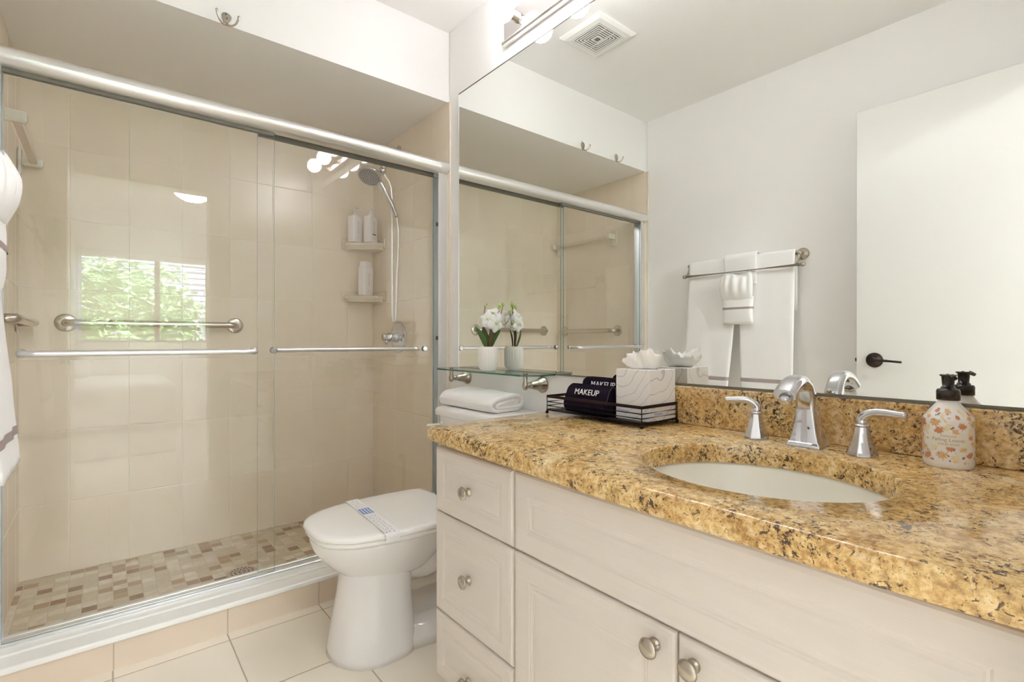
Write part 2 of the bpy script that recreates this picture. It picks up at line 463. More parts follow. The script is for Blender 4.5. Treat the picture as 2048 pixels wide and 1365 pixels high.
# soffit over the shower: face, underside
bm = B(); box(bm, LW-0.1, W+0.12, SY, SB+0.1, SH, CEIL+0.1); struct('wall_soffit', bm, 'wall')
bm = B(); box(bm, LW-0.1, W+0.12, SB, SB+0.1, -0.1, SH); struct('wall_back', bm, 'tile_back')
bm = B(); box(bm, W-0.004, W+0.12, SY-0.006, SB, -0.1, SH); struct('wall_shower_right', bm, 'tile_side')
bm = B(); box(bm, LW-0.1, LW+0.008, SY-0.006, SB, -0.1, SH); struct('wall_shower_left', bm, 'tile_side')
# rounded tile edges where the shower tile meets the paint
bm = B()
for (x0, x1) in ((W-0.004, W+0.006), (LW-0.002, LW+0.008)):
    box(bm, x0, x1, SY-0.018, SY-0.005, 0.0, SH, 0.004, 3)
struct('trim_1', bm, 'bullnose')
bm = B(); box(bm, LW, W, 2.05, SB, -0.06, 0.0); struct('floor_shower', bm, 'mosaic')
# doorway casing
for i, yy in enumerate(((0.0, 0.014), (-0.134, -0.12))):
    bm = B()
    for (a, b_) in ((DX0-0.065, DX0-0.005), (DX1+0.0, DX1+0.055)): box(bm, a, b_, yy[0], yy[1], 0, 2.045, 0.004)
    box(bm, DX0-0.065, DX1+0.055, yy[0], yy[1], 2.045, 2.105, 0.004)
    struct('trim_%d' % (2+i), bm, 'trimpaint')
bm = B()
for a in (DX0-0.0, DX1-0.012): box(bm, a, a+0.012, -0.12, 0.0, 0, 2.04)
box(bm, DX0+0.012, DX1-0.012, -0.12, 0.0, 2.028, 2.04)
struct('trim_4', bm, 'trimpaint')

# bedroom seen in the shower glass
BY = -3.0
bm = B(); box(bm, -1.7, 2.7, BY-0.1, -0.12, -0.1, 0); struct('floor_bedroom', bm, 'carpet')
bm = B(); box(bm, -1.7, 2.7, BY-0.1, -0.12, CEIL, CEIL+0.1); struct('ceiling_bedroom', bm, 'ceiling')
bm = B(); box(bm, -1.8, -1.7, BY-0.1, 0, 0, CEIL); struct('wall_bedroom_left', bm, 'bedwall')
bm = B(); box(bm, 2.7, 2.8, BY-0.1, 0, 0, CEIL); struct('wall_bedroom_right', bm, 'bedwall')
bm = B(); box(bm, -1.7, LW-0.1, -0.12, 0, 0, CEIL); box(bm, W+0.12, 2.7, -0.12, 0, 0, CEIL); struct('wall_bedroom_front', bm, 'bedwall')
WX0, WX1, WZ0, WZ1 = -0.42, 0.985, 0.975, 1.95
bm = B()
box(bm, -1.7, WX0, BY-0.1, BY, 0, CEIL); box(bm, WX1, 2.7, BY-0.1, BY, 0, CEIL)
box(bm, WX0, WX1, BY-0.1, BY, 0, WZ0); box(bm, WX0, WX1, BY-0.1, BY, WZ1, CEIL)
struct('wall_bedroom_back', bm, 'bedwall')
win = D.objects.new('window_1', None); COL.objects.link(win); win.location = (0.28, BY-0.06, WZ0); win['kind'] = 'structure'
bm = B()
f_ = 0.02
box(bm, WX0, WX0+f_, BY-0.09, BY-0.03, WZ0, WZ1); box(bm, WX1-f_, WX1, BY-0.09, BY-0.03, WZ0, WZ1)
box(bm, WX0+f_, WX1-f_, BY-0.09, BY-0.03, WZ0, WZ0+f_); box(bm, WX0+f_, WX1-f_, BY-0.09, BY-0.03, WZ1-f_, WZ1)
box(bm, 0.452, 0.502, BY-0.085, BY-0.035, WZ0+f_, WZ1-f_)
obj('window_frame', bm, 'bronze', win)
bm = B(); box(bm, WX0+f_, WX1-f_, BY-0.064, BY-0.060, WZ0+f_, WZ1-f_); obj('window_pane', bm, 'winglass', win)
bl = thing('window_blind', 'open white venetian blind in the bedroom window, mirrored in the shower glass', 'blind', (0.28, BY-0.015, WZ1))
bm = B()
z = WZ0+0.03; k = 0
while z < WZ1-0.04:
    box(bm, WX0+0.01, WX1-0.01, BY-0.027, BY-0.003, z, z+0.0014); z += 0.021
obj('slat_stack', bm, 'plastic', bl)
bm = B(); box(bm, WX0+0.005, WX1-0.005, BY-0.028, BY-0.002, WZ1-0.035, WZ1); obj('headrail', bm, 'plastic', bl)
cu_ = thing('window_curtain', 'pale sheer curtain at the left side of the bedroom window, mirrored in the shower glass', 'curtain', (-0.33, BY+0.02, WZ0-0.05))
bm = B()
ring_bridge(bm, [[(-0.46+k*0.27/40, BY+0.022+0.010*math.sin(k*1.1), z) for k in range(41)] for z in (WZ1+0.03, 1.5, WZ0-0.04)], closed=False, cap=(False, False))
cl_ = obj('cloth', bm, 'curtain', cu_, smooth=True); sd = cl_.modifiers.new('thick', 'SOLIDIFY'); sd.thickness = 0.001
bm = B(); cyl(bm, (-0.5, BY+0.022, WZ1+0.035), (1.05, BY+0.022, WZ1+0.035), 0.006); obj('rod', bm, 'nickel', cu_)
# garden outside
bm = B(); box(bm, -7, 8, -12, BY-0.1, -0.3, -0.1); struct('floor_garden', bm, 'soil')
nb = thing('neighbour_house', 'pale clapboard house beyond the shrubs, mirrored in the shower glass', 'house', (2.5, -8.0, -0.1))
bm = B()
for k in range(34): 
    z0 = -0.1+k*0.11
    prism(bm, [(-7.4, z0), (-7.375, z0), (-7.395, z0+0.11), (-7.42, z0+0.11)], 'x', -2.5, 6.5)
box(bm, -2.5, 6.5, -8.0, -7.4, -0.1, 3.64)
obj('wall_siding', bm, 'siding', nb)
def shrub(name, label, c, rx, ry, rz, n, mats, ls, seed, trunk=None):
    random.seed(seed)
    t = thing(name, label, 'shrub', (c[0], c[1], -0.1), None)
    bm = B()
    for _ in range(n):
        u = Vector((random.gauss(0, 1), random.gauss(0, 1), random.gauss(0, 1))).normalized()
        rr = random.uniform(0.55, 1.0)*(0.8+0.35*mnoise.noise(u*2.2+Vector((seed, 0, 0))))
        p = Vector((c[0]+u.x*rx*rr, c[1]+u.y*ry*rr, c[2]+u.z*rz*rr))
        if p.z < -0.05: continue
        d = Vector((random.uniform(-1, 1), random.uniform(-1, 1), random.uniform(-0.8, 0.5))).normalized()
        s = d.cross(Vector((random.uniform(-1, 1), random.uniform(-1, 1), 1))).normalized()
        l = ls*random.uniform(0.6, 1.3); w = l*0.28
        q = d.cross(s)*l*0.12
        vs = [bm.verts.new(p), bm.verts.new(p+d*l*0.5+s*w+q), bm.verts.new(p+d*l), bm.verts.new(p+d*l*0.5-s*w+q)]
        f = bm.faces.new(vs); f.material_index = random.choice((0, 0, 1))
    obj('foliage', bm, mats, t)
    bm = B()
    for k in range(7):
        a = k*0.9; e = Vector((c[0]+math.cos(a)*rx*0.6, c[1]+math.sin(a)*ry*0.6, c[2]+rz*random.uniform(0.1, 0.6)))
        b0 = Vector((c[0]+math.cos(a)*0.05, c[1]+math.sin(a)*0.05, -0.12))
        tube(bm, smooth_path([b0, (b0+e)/2+Vector((0.05, 0, 0.1)), e], 4), lerp_list([0.03, 0.008], 9), 6)
    obj('branch', bm, 'bark', t)
    return t
shrub('leafy_shrub', 'large light green shrub outside the bedroom window, mirrored in the shower glass', (0.10, -5.9, 1.25), 1.5, 0.9, 1.25, 8000, ('shrubl', 'shrub'), 0.12, 3)
shrub('clipped_hedge', 'low dark green hedge under the window, mirrored in the shower glass', (0.9, -4.4, 0.55), 2.0, 0.5, 0.60, 3600, ('shrub', 'shrubl'), 0.05, 5)
dl = thing('ceiling_lamp', 'glowing white dome ceiling lamp in the bedroom, mirrored in the shower glass', 'lamp', (0.657, -1.55, CEIL))
bm = B(); lathe(bm, (0.657, -1.55, CEIL), (0, 0, -1), [(0, 0.120), (0.020, 0.150), (0.028, 0.168), (0.036, 0.165)], 40); obj('rim_band', bm, 'plastic', dl)
bm = B(); lathe(bm, (0.657, -1.55, CEIL-0.034), (0, 0, -1), [(0, 0.163), (0.025, 0.150), (0.055, 0.118), (0.080, 0.075), (0.092, 0.02)], 40); obj('lamp_glass', bm, 'dome', dl)
bm = B(); lathe(bm, (0.657, -1.55, CEIL-0.124), (0, 0, -1), [(0, 0.010), (0.008, 0.012), (0.014, 0.006)], 16); obj('finial', bm, 'nickel', dl)
bd = thing('bed', 'white-covered bed in the bedroom, mirrored faintly in the shower glass', 'bed', (0.3, -2.2, 0))
bm = B(); box(bm, -0.9, 0.5, -2.9, -1.3, 0.0, 0.28, 0.01); obj('bed_base', bm, 'bedwall', bd)
bm = B(); box(bm, -0.92, 0.52, -2.9, -1.28, 0.28, 0.62, 0.06, 4); obj('mattress', bm, 'bedding', bd)
bm = B(); box(bm, -0.75, -0.1, -2.85, -2.4, 0.62, 0.80, 0.07, 4); obj('pillow', bm, 'bedding', bd)

# the open door leaf beside the camera
dr = D.objects.new('door_1', None); COL.objects.link(dr); dr.location = (-0.15, 0.03, 0); dr['kind'] = 'structure'
bm = B(); box(bm, -0.178, -0.143, 0.03, 0.785, 0.008, 2.03, 0.0015, 1); obj('door_leaf', bm, 'doorp', dr)
bm = B()
hy, hz = 0.715, 0.905
lathe(bm, (-0.143, hy, hz), (1, 0, 0), [(0, 0.032), (0.004, 0.033), (0.008, 0.030), (0.010, 0.014), (0.032, 0.012), (0.045, 0.011)], 28)
tube(bm, smooth_path([(-0.104, hy+0.006, hz+0.001), (-0.103, hy-0.03, hz), (-0.106, hy-0.070, hz-0.003), (-0.107, hy-0.105, hz-0.006)], 4), lerp_list([0.010, 0.0075, 0.006, 0.006], 13), 12, flat=(1, 0.8))
obj('door_handle', bm, 'bronze', dr)
bm = B(); box(bm, -0.170, -0.151, 0.7845, 0.787, hz-0.028, hz+0.028); box(bm, -0.166, -0.156, 0.785, 0.795, hz-0.008, hz+0.008, 0.002); obj('latch_plate', bm, 'bronze', dr)

# ------------------------------------------------------------------ shower threshold
CY = 1.922
th = thing('shower_curb', 'low tiled shower curb topped with a glossy white sill', 'curb', (0.49, 2.0, 0))
bm = B(); box(bm, LW+0.0, W-0.0, CY, 2.10, 0.0, 0.086); obj('tile_face', bm, 'tile_curb', th)
bm = B(); box(bm, LW+0.001, W-0.001, CY-0.012, 1.984, 0.0865, 0.1055, 0.006, 3); obj('sill_slab', bm, 'sill', th)
bm = B(); box(bm, LW+0.001, W-0.001, 1.985, 2.115, 0.0865, 0.110, 0.003, 2); obj('sill_strip', bm, 'sill', th)

# ------------------------------------------------------------------ sliding shower door frame
GA, GB = 2.045, 2.075           # outer and inner glass planes
fr_ = thing('shower_door_frame', 'brushed aluminium frame of the sliding shower doors with a round header rail', 'shower frame', (0.49, 2.05, 0.1105))
bm = B()
hc = (2.045, 1.8065)
prof = []
for k in range(15):
    a = PI*0.5 + k/14*PI*1.05
    prof.append((hc[0]+math.cos(a)*0.040, hc[1]+math.sin(a)*0.031))
prof += [(2.050, 1.7775), (2.050, 1.785), (2.088, 1.785), (2.088, 1.7775), (2.096, 1.7775), (2.096, 1.837)]
prism(bm, prof, 'x', LW+0.012, W-0.006, smooth=False)
hdr = obj('header_rail', bm, 'brushed', fr_); autosmooth(hdr, 30)
for x0, x1 in ((LW+0.0085, LW+0.050), (W-0.050, W-0.0045)):
    bm = B()
    box(bm, x0, x1, 2.032, 2.036, 0.1125, 1.777); box(bm, x0, x1, 2.090, 2.094, 0.1125, 1.777)
    box(bm, x0 if x0 < 0 else x1-0.004, x0+0.004 if x0 < 0 else x1, 2.036, 2.090, 0.1125, 1.777)
    obj('side_jamb', bm, 'alu', fr_)
bm = B()
box(bm, LW+0.012, W-0.006, 2.033, 2.037, 0.1105, 0.118, 0.001, 1); box(bm, LW+0.012, W-0.006, 2.059, 2.061, 0.1105, 0.115); box(bm, LW+0.012, W-0.006, 2.090, 2.094, 0.1105, 0.114, 0.001, 1)
box(bm, LW+0.012, W-0.006, 2.037, 2.090, 0.1105, 0.112)
obj('bottom_track', bm, 'alu', fr_)
for z in (0.55, 0.995, 1.53):
    bm = B(); box(bm, W-0.052, W-0.040, 2.048, 2.056, z, z+0.018, 0.002); obj('bumper', bm, 'greyrail', fr_)

def glass_door(label, x0, x1, gy, bar_y, bx0, bx1, bz, inner):
    t = thing('sliding_glass_door', label, 'shower door', ((x0+x1)/2, gy, 0.1165), None)
    z0, z1 = 0.1165, 1.775
    bm = B()
    for f in box(bm, x0, x1, gy-0.003, gy+0.003, z0, z1): pass
    g = obj('glass_panel', bm, ['glass', 'glassedge'], t)
    for p in g.data.polygons:
        if abs(p.normal.x) > 0.9 or abs(p.normal.z) > 0.9: p.material_index = 1
    bm = B(); box(bm, x0+0.003, x1-0.003, gy-0.0075, gy+0.0075, 1.765, 1.783); obj('hanger_rail', bm, 'greyrail', t)  # hanger rail; its dark colour also paints the gap shadow under the header
    s = -1 if bar_y < gy else 1
    bm = B()
    pts = smooth_path([(bx0, gy+s*0.006, bz), (bx0+0.004, bar_y-s*0.012, bz), (bx0+0.022, bar_y, bz), (bx0+0.05, bar_y, bz)], 5) + \
          smooth_path([(bx1-0.05, bar_y, bz), (bx1-0.022, bar_y, bz), (bx1-0.004, bar_y-s*0.012, bz), (bx1, gy+s*0.006, bz)], 5)
    tube(bm, pts, 0.0092, 14)
    obj('towel_bar', bm, 'alu', t)
    bm = B()
    for x in (bx0, bx1):
        lathe(bm, (x, gy+s*0.003, bz), (0, s, 0), [(0, 0.013), (0.005, 0.013), (0.007, 0.010)], 20)
        lathe(bm, (x, gy-s*0.003, bz), (0, -s, 0), [(0, 0.0125), (0.005, 0.0125), (0.008, 0.009)], 20)
    obj('bar_washer', bm, 'chrome', t)
    return t
glass_door('outer sliding glass shower door on the left with a towel bar on its room side', LW+0.05, 0.500, GA, 1.975, -0.188, 0.428, 0.953, False)
glass_door('inner sliding glass shower door on the right with a towel bar inside the shower', 0.448, W-0.052, GB, 2.128, 0.505, 1.160, 0.954, True)

# drain
dn = thing('shower_drain', 'round grey metal drain set in the mosaic shower floor', 'drain', (0.455, 2.385, 0.0))
bm = B(); lathe(bm, (0.455, 2.385, 0.0), (0, 0, 1), [(0, 0.056), (0.004, 0.056), (0.006, 0.050)], 40); obj('drain_ring', bm, 'steel', dn)
bm = B()
for ang in range(3):
    for k in range(6+ang*6):
        a = k/(6+ang*6)*2*PI; r = 0.012+ang*0.015
        lathe(bm, (0.455+math.cos(a)*r, 2.385+math.sin(a)*r, 0.0061), (0, 0, 1), [(0, 0.0032), (0.0004, 0.0032)], 8)
obj('drain_holes', bm, 'dark', dn)

# ------------------------------------------------------------------ grab bars
def grab_bar(label, p0, p1, nrm, off):
    p0 = Vector(p0); p1 = Vector(p1); n = Vector(nrm); d = (p1-p0).normalized()
    t = thing('grab_bar', label, 'grab bar', (p0+p1)/2)
    bm = B()
    a = p0+n*off; b = p1+n*off
    pts = [p0+n*0.004] + smooth_path([p0+n*(off-0.03), p0+n*(off-0.008)+d*0.009, a+d*0.032], 5) + [a+d*0.06] + [b-d*0.06] + smooth_path([b-d*0.032, p1+n*(off-0.008)-d*0.009, p1+n*(off-0.03)], 5) + [p1+n*0.004]
    tube(bm, pts, 0.0155, 18); obj('bar', bm, 'steel', t)
    for p in (p0, p1):
        bm = B(); lathe(bm, p, n, [(0.0005, 0.038), (0.004, 0.038), (0.007, 0.033), (0.0075, 0.015)], 32); fl = obj('flange', bm, 'steel', t)
        u, v = frame(n)
        for k in range(3):
            bm = B()
            q = p+n*0.006+(u*math.cos(k*2.1+0.6)+v*math.sin(k*2.1+0.6))*0.028
            lathe(bm, q, n, [(0, 0.0045), (0.0025, 0.004), (0.0035, 0.002)], 10)
            obj('screw', bm, 'chrome', fl)
    return t
grab_bar('long steel grab bar across the shower back wall', (-0.128, SB-0.0005, 1.068), (0.515, SB-0.0005, 1.068), (0, -1, 0), 0.048)
grab_bar('short steel grab bar on the shower left wall behind the towels', (LW+0.0085, 2.26, 1.063), (LW+0.0085, 2.78, 1.063), (1, 0, 0), 0.055)

# ceramic towel bar on the left shower wall
cb = thing('ceramic_towel_bar', 'white ceramic towel bar with flat translucent rod high on the shower left wall', 'towel bar', (LW+0.008, 2.56, 1.72))
for y in (2.285, 2.835):
    bm = B()
    box(bm, LW+0.0085, LW+0.020, y-0.026, y+0.024, 1.660, 1.772, 0.006, 3)
    box(bm, LW+0.018, -0.196, y-0.017, y+0.017, 1.703, 1.742, 0.010, 3)
    obj('post', bm, 'ceramicw', cb)
bm = B(); box(bm, -0.236, -0.212, 2.296, 2.824, 1.712, 1.732, 0.003, 2); obj('rod', bm, 'rodm', cb)

# corner shelves
def corner_shelf(z, label):
    t = thing('corner_soap_shelf', label, 'shelf', (W-0.1, SB-0.1, z-0.03))
    x1, y1 = W-0.0045, SB-0.0005
    poly = [(x1, y1), (1.066, y1), (1.066, y1-0.055), (1.082, y1-0.078), (1.150, y1-0.122), (1.190, y1-0.165), (1.205, y1-0.172), (x1, y1-0.172)]
    bm = B()
    low = [(x1-(x1-a)*0.86, y1-(y1-b)*0.86) for a, b in poly]
    ring_bridge(bm, [[(a, b, z-0.036) for a, b in low], [(a, b, z-0.012) for a, b in poly], [(a, b, z-0.003) for a, b in poly], [(x1-(x1-a)*0.97, y1-(y1-b)*0.97, z) for a, b in poly]], smooth=False)
    box(bm, 1.060, x1, y1-0.012, y1, z-0.030, z+0.026, 0.005, 3)
    box(bm, x1-0.012, x1, y1-0.178, y1, z-0.030, z+0.026, 0.005, 3)
    obj('ledge', bm, 'ceramic', t, bevel=0.003)
    return t
corner_shelf(1.552, 'upper cream ceramic corner shelf holding two pump bottles')
corner_shelf(1.250, 'lower cream ceramic corner shelf holding one capped bottle')

def rrect(w, d, r, n=5):
    out = []
    for cx, cy, a0 in ((w/2-r, d/2-r, 0), (-w/2+r, d/2-r, PI/2), (-w/2+r, -d/2+r, PI), (w/2-r, -d/2+r, 1.5*PI)):
        for k in range(n+1):
            a = a0+k/n*PI/2; out.append((cx+math.cos(a)*r, cy+math.sin(a)*r))
    return out
def bottle(label, c, rot, pump, txt, bar, h=0.150, w=0.074, d=0.050):
    t = thing('pump_bottle' if pump else 'wash_bottle', label, 'bottle', c)
    R = Matrix.Rotation(rot, 3, 'Z'); c = Vector(c)
    def ring(s, z, dx=0): return [c+R @ Vector((a*s+dx, b*s, z)) for a, b in rrect(w, d, 0.012)]
    bm = B(); ring_bridge(bm, [ring(0.93, 0.0005), ring(0.99, 0.004), ring(1, 0.01), ring(1, h-0.006), ring(0.96, h-0.001), ring(0.88, h)])
    body = autosmooth(obj('body', bm, 'whitebottle', t), 50)
    if pump:
        bm = B(); lathe(bm, c+Vector((0, 0, h)), (0, 0, 1), [(0, 0.015), (0.012, 0.014), (0.013, 0.008), (0.034, 0.0045), (0.036, 0.004)], 20)
        hd = c+Vector((0, 0, h+0.036))
        lathe(bm, hd, (0, 0, 1), [(0, 0.006), (0.010, 0.007), (0.014, 0.005)], 16)
        dv = R @ Vector((0, -1, 0)); tube(bm, [hd+Vector((0, 0, 0.008)), hd+Vector((0, 0, 0.009))+dv*0.02, hd+Vector((0, 0, 0.004))+dv*0.032], 0.0038, 8)
        obj('pump', bm, 'whitebottle', t)
    else:
        bm = B()
        def r2(s, z): return [c+R @ Vector((a*s, b*s, z)) for a, b in rrect(w*0.80, d*0.86, 0.010)]
        ring_bridge(bm, [r2(1, h), r2(1, h+0.026), r2(0.95, h+0.029)]); autosmooth(obj('cap', bm, 'whitebottle', t), 50)
    fo = R @ Vector((0, -1, 0)); rt = R @ Vector((1, 0, 0))
    bm = text_bm(txt, 0.019, 0.0002, basis(c+fo*(d/2+0.0003)+Vector((0, 0, h*0.55)), (0, 0, 1), -rt), 1.15)
    obj('lettering', bm, 'printp' if not bar else 'print', body)
    bm = B()
    for k in range(3):
        q = c+fo*(d/2+0.0002)+Vector((0, 0, 0.020+k*0.006))
        ll = (0.014, 0.010, 0.012)[k]
        vs = [bm.verts.new(q+rt*s*ll+Vector((0, 0, e))) for s, e in ((-1, 0), (1, 0), (1, 0.001), (-1, 0.001))]; bm.faces.new(vs)
    if bar:
        q = c+fo*(d/2+0.0004)+Vector((0, 0, 0.042)); vs = [bm.verts.new(q+rt*s*0.015+Vector((0, 0, e))) for s, e in ((-1, 0), (1, 0), (1, 0.008), (-1, 0.008))]
        bm.faces.new(vs)
    obj('small_print', bm, 'printd' if bar else 'printp', body)
    return t
bottle('white pump bottle with pale pink lettering, left on the upper corner shelf', (1.112, 2.792, 1.552), 0.48, True, 'NATIVE', False)
bottle('white pump bottle with dark lettering and plum bar, right on the upper corner shelf', (1.185, 2.745, 1.552), 0.52, True, 'NATIVE', True)
bottle('white bottle with square flip cap on the lower corner shelf', (1.166, 2.770, 1.250), 0.50, False, 'NATIVE', False, h=0.165, w=0.080, d=0.052)

# ------------------------------------------------------------------ shower head, hose, valve
sh = thing('handheld_shower', 'chrome handheld shower head on its arm with a looping metal hose', 'shower head', (W-0.004, 2.53, 2.03))
bm = B()
tube(bm, smooth_path([(W-0.004, 2.53, 2.035), (1.225, 2.53, 2.030), (1.195, 2.53, 1.985), (1.165, 2.53, 1.925)], 5), 0.0105, 14)
lathe(bm, (W-0.0045, 2.53, 2.035), (-1, 0, 0), [(0, 0.028), (0.004, 0.028), (0.010, 0.014)], 24)
obj('shower_arm', bm, 'chrome', sh)
bm = B()
sphere(bm, (1.160, 2.53, 1.905), 0.022)
lathe(bm, (1.172, 2.53, 1.945), (-0.3, 0, -1), [(0, 0.013), (0.012, 0.018), (0.026, 0.018), (0.03, 0.012)], 20)
tube(bm, [(1.160, 2.53, 1.905), (1.140, 2.525, 1.885), (1.120, 2.52, 1.872)], [0.020, 0.018, 0.022], 16)
obj('holder', bm, 'chrome', sh)
fd = Vector((-0.42, -0.30, -0.86)).normalized(); fc = Vector((1.078, 2.512, 1.852))
bm = B(); lathe(bm, fc, fd, [(-0.036, 0.018), (-0.028, 0.040), (-0.014, 0.060), (-0.002, 0.066), (0.002, 0.064), (0.003, 0.058)], 36)
hp = smooth_path([fc-fd*0.012+Vector((0.045, 0, -0.012)), (1.155, 2.50, 1.795), (1.195, 2.50, 1.735), (1.228, 2.50, 1.660)], 5)
tube(bm, hp, lerp_list([0.018, 0.0145, 0.0125, 0.009], len(hp)), 16)
hd_ = obj('hand_shower', bm, 'chrome', sh)
bm = B(); lathe(bm, fc, fd, [(0.0031, 0.057), (0.0045, 0.056), (0.005, 0.054)], 36)
obj('spray_face', bm, 'sprayface', hd_)
bm = B(); ua, ub = frame(fd)
for r, n in ((0.012, 6), (0.024, 14), (0.036, 20), (0.048, 28)):
    for k in range(n):
        a = k/n*2*PI+r*40
        lathe(bm, fc+fd*0.005+(ua*math.cos(a)+ub*math.sin(a))*r, fd, [(0, 0.0026), (0.0015, 0.0018)], 6)
obj('nozzles', bm, 'dark', hd_)
bm = B()
hose = smooth_path([(1.165, 2.53, 1.895), (1.178, 2.53, 1.872), (1.200, 2.53, 1.845), (1.212, 2.53, 1.78), (1.212, 2.525, 1.60), (1.206, 2.51, 1.35), (1.206, 2.505, 1.12), (1.214, 2.50, 1.098), (1.222, 2.50, 1.13), (1.229, 2.50, 1.35), (1.238, 2.50, 1.55), (1.228, 2.50, 1.660)], 12)
tube(bm, hose, [0.0058+(0.0007 if i % 2 else 0) for i in range(len(hose))], 10)
obj('hose', bm, 'brushed', sh)

vl = thing('shower_valve', 'round chrome shower valve with a lever knob on the tiled side wall', 'valve', (W-0.004, 2.53, 1.010))
bm = B(); lathe(bm, (W-0.0045, 2.53, 1.010), (-1, 0, 0), [(0, 0.088), (0.004, 0.088), (0.010, 0.078), (0.013, 0.050), (0.016, 0.036)], 48); obj('plate', bm, 'chrome', vl)
bm = B(); lathe(bm, (W-0.019, 2.53, 1.010), (-1, 0, 0), [(0, 0.030), (0.012, 0.028), (0.014, 0.022), (0.024, 0.024), (0.045, 0.026), (0.050, 0.020), (0.080, 0.018), (0.083, 0.010)], 28)
tube(bm, [(W-0.072, 2.53, 1.010), (W-0.078, 2.528, 1.00), (W-0.085, 2.52, 0.975)], [0.010, 0.009, 0.007], 12)
obj('knob', bm, 'chrome', vl)

# ------------------------------------------------------------------ robe hooks on the soffit
def hook(x, label):
    t = thing('robe_hook', label, 'hook', (x, SY, 2.125))
    y = SY-0.0005
    bm = B()
    pts = []
    for k in range(24):
        a = k/24*2*PI
        r = 0.0165 if math.sin(a) > 0 else 0.0165-0.0065*(-math.sin(a))
        pts.append((x+math.cos(a)*r, 2.143+math.sin(a)*(0.016 if math.sin(a) > 0 else 0.032)))
    ring_bridge(bm, [[(a, y, b) for a, b in pts], [(a, y-0.002, b) for a, b in pts], [(x+(a-x)*0.85, y-0.0035, 2.143+(b-2.143)*0.9) for a, b in pts]])
    pl = obj('back_plate', bm, 'nickel', t)
    bm = B()
    for s in (-1, 1):
        tube(bm, smooth_path([(x, y-0.003, 2.117), (x+s*0.012, y-0.009, 2.112), (x+s*0.025, y-0.019, 2.118), (x+s*0.032, y-0.026, 2.132), (x+s*0.034, y-0.028, 2.142)], 5), lerp_list([0.004, 0.0032, 0.0038], 21), 10)
        sphere(bm, (x+s*0.034, y-0.028, 2.143), 0.0046, seg=10, rings=8)
    obj('prong', bm, 'nickel', t)
    bm = B()
    for z in (2.152, 2.138): lathe(bm, (x+(2.143-z)*0.2, y-0.0036, z), (0, -1, 0), [(0, 0.0028), (0.0006, 0.0024)], 10)
    obj('screw_head', bm, 'dark', pl)
    return t
hook(0.337, 'double-pronged nickel robe hook on the soffit, nearer the mirror')
hook(0.033, 'double-pronged nickel robe hook on the soffit, nearer the left wall')

# exhaust vent
vt = thing('ceiling_vent', 'square white exhaust fan grille on the ceiling, seen in the mirror', 'vent', (0.70, 1.595, CEIL))
vx, vy, vz = 0.70, 1.595, CEIL
def sqring(bm, s0, s1, z0, z1):
    box(bm, vx-s1, vx+s1, vy-s1, vy-s0, z0, z1); box(bm, vx-s1, vx+s1, vy+s0, vy+s1, z0, z1)
    box(bm, vx-s1, vx-s0, vy-s0, vy+s0, z0, z1); box(bm, vx+s0, vx+s1, vy-s0, vy+s0, z0, z1)
bm = B()
v = [(0.127, 0.0), (0.127, 0.006), (0.112, 0.016), (0.088, 0.019)]
ring_bridge(bm, [[(vx+a*s, vy+b*s, vz-h) for a, b in ((-1, -1), (1, -1), (1, 1), (-1, 1))] for s, h in v], cap=(False, False), smooth=False)
sqring(bm, 0.0875, 0.089, vz-0.019, vz-0.001)
obj('grille_frame', bm, 'ventm', vt)
bm = B()
s = 0.0845
while s > 0.01:
    sqring(bm, s-0.0062, s, vz-0.0195, vz-0.0178); s -= 0.0122
for a in (-0.03, 0.03): box(bm, vx+a-0.001, vx+a+0.001, vy-0.08, vy+0.08, vz-0.0178, vz-0.014)
box(bm, vx-0.015, vx+0.015, vy-0.015, vy+0.015, vz-0.0195, vz-0.014)
obj('louver', bm, 'ventm', vt)
bm = B(); box(bm, vx-0.087, vx+0.087, vy-0.087, vy+0.087, vz-0.003, vz-0.001); obj('fan_shade_plate', bm, 'dark', vt)  # near-black plate paints the shade behind the louver gaps

# ------------------------------------------------------------------ mirror and light bar
mr = thing('wall_mirror', 'large frameless mirror above the vanity backsplash', 'mirror', (W, 0.97, 0.872))
bm = B(); box(bm, W, W+0.0045, 0.005, 1.936, 0.872, 2.119); mo = obj('mirror_sheet', bm, ['mirror', 'glassedge'], mr)
for p in mo.data.polygons:
    if abs(p.normal.x) < 0.5: p.material_index = 1
bm = B(); box(bm, W-0.002, W+0.0045, 0.005, 1.937, 0.867, 0.8718); obj('bottom_channel', bm, 'greyrail', mr)
bm = B(); box(bm, W-0.0015, W+0.0045, 0.005, 1.937, 2.1192, 2.122); obj('top_channel', bm, 'greyrail', mr)
bm = B(); box(bm, W-0.0012, W+0.0045, 1.9362, 1.9385, 0.872, 2.119); obj('side_edge', bm, 'alu', mr)

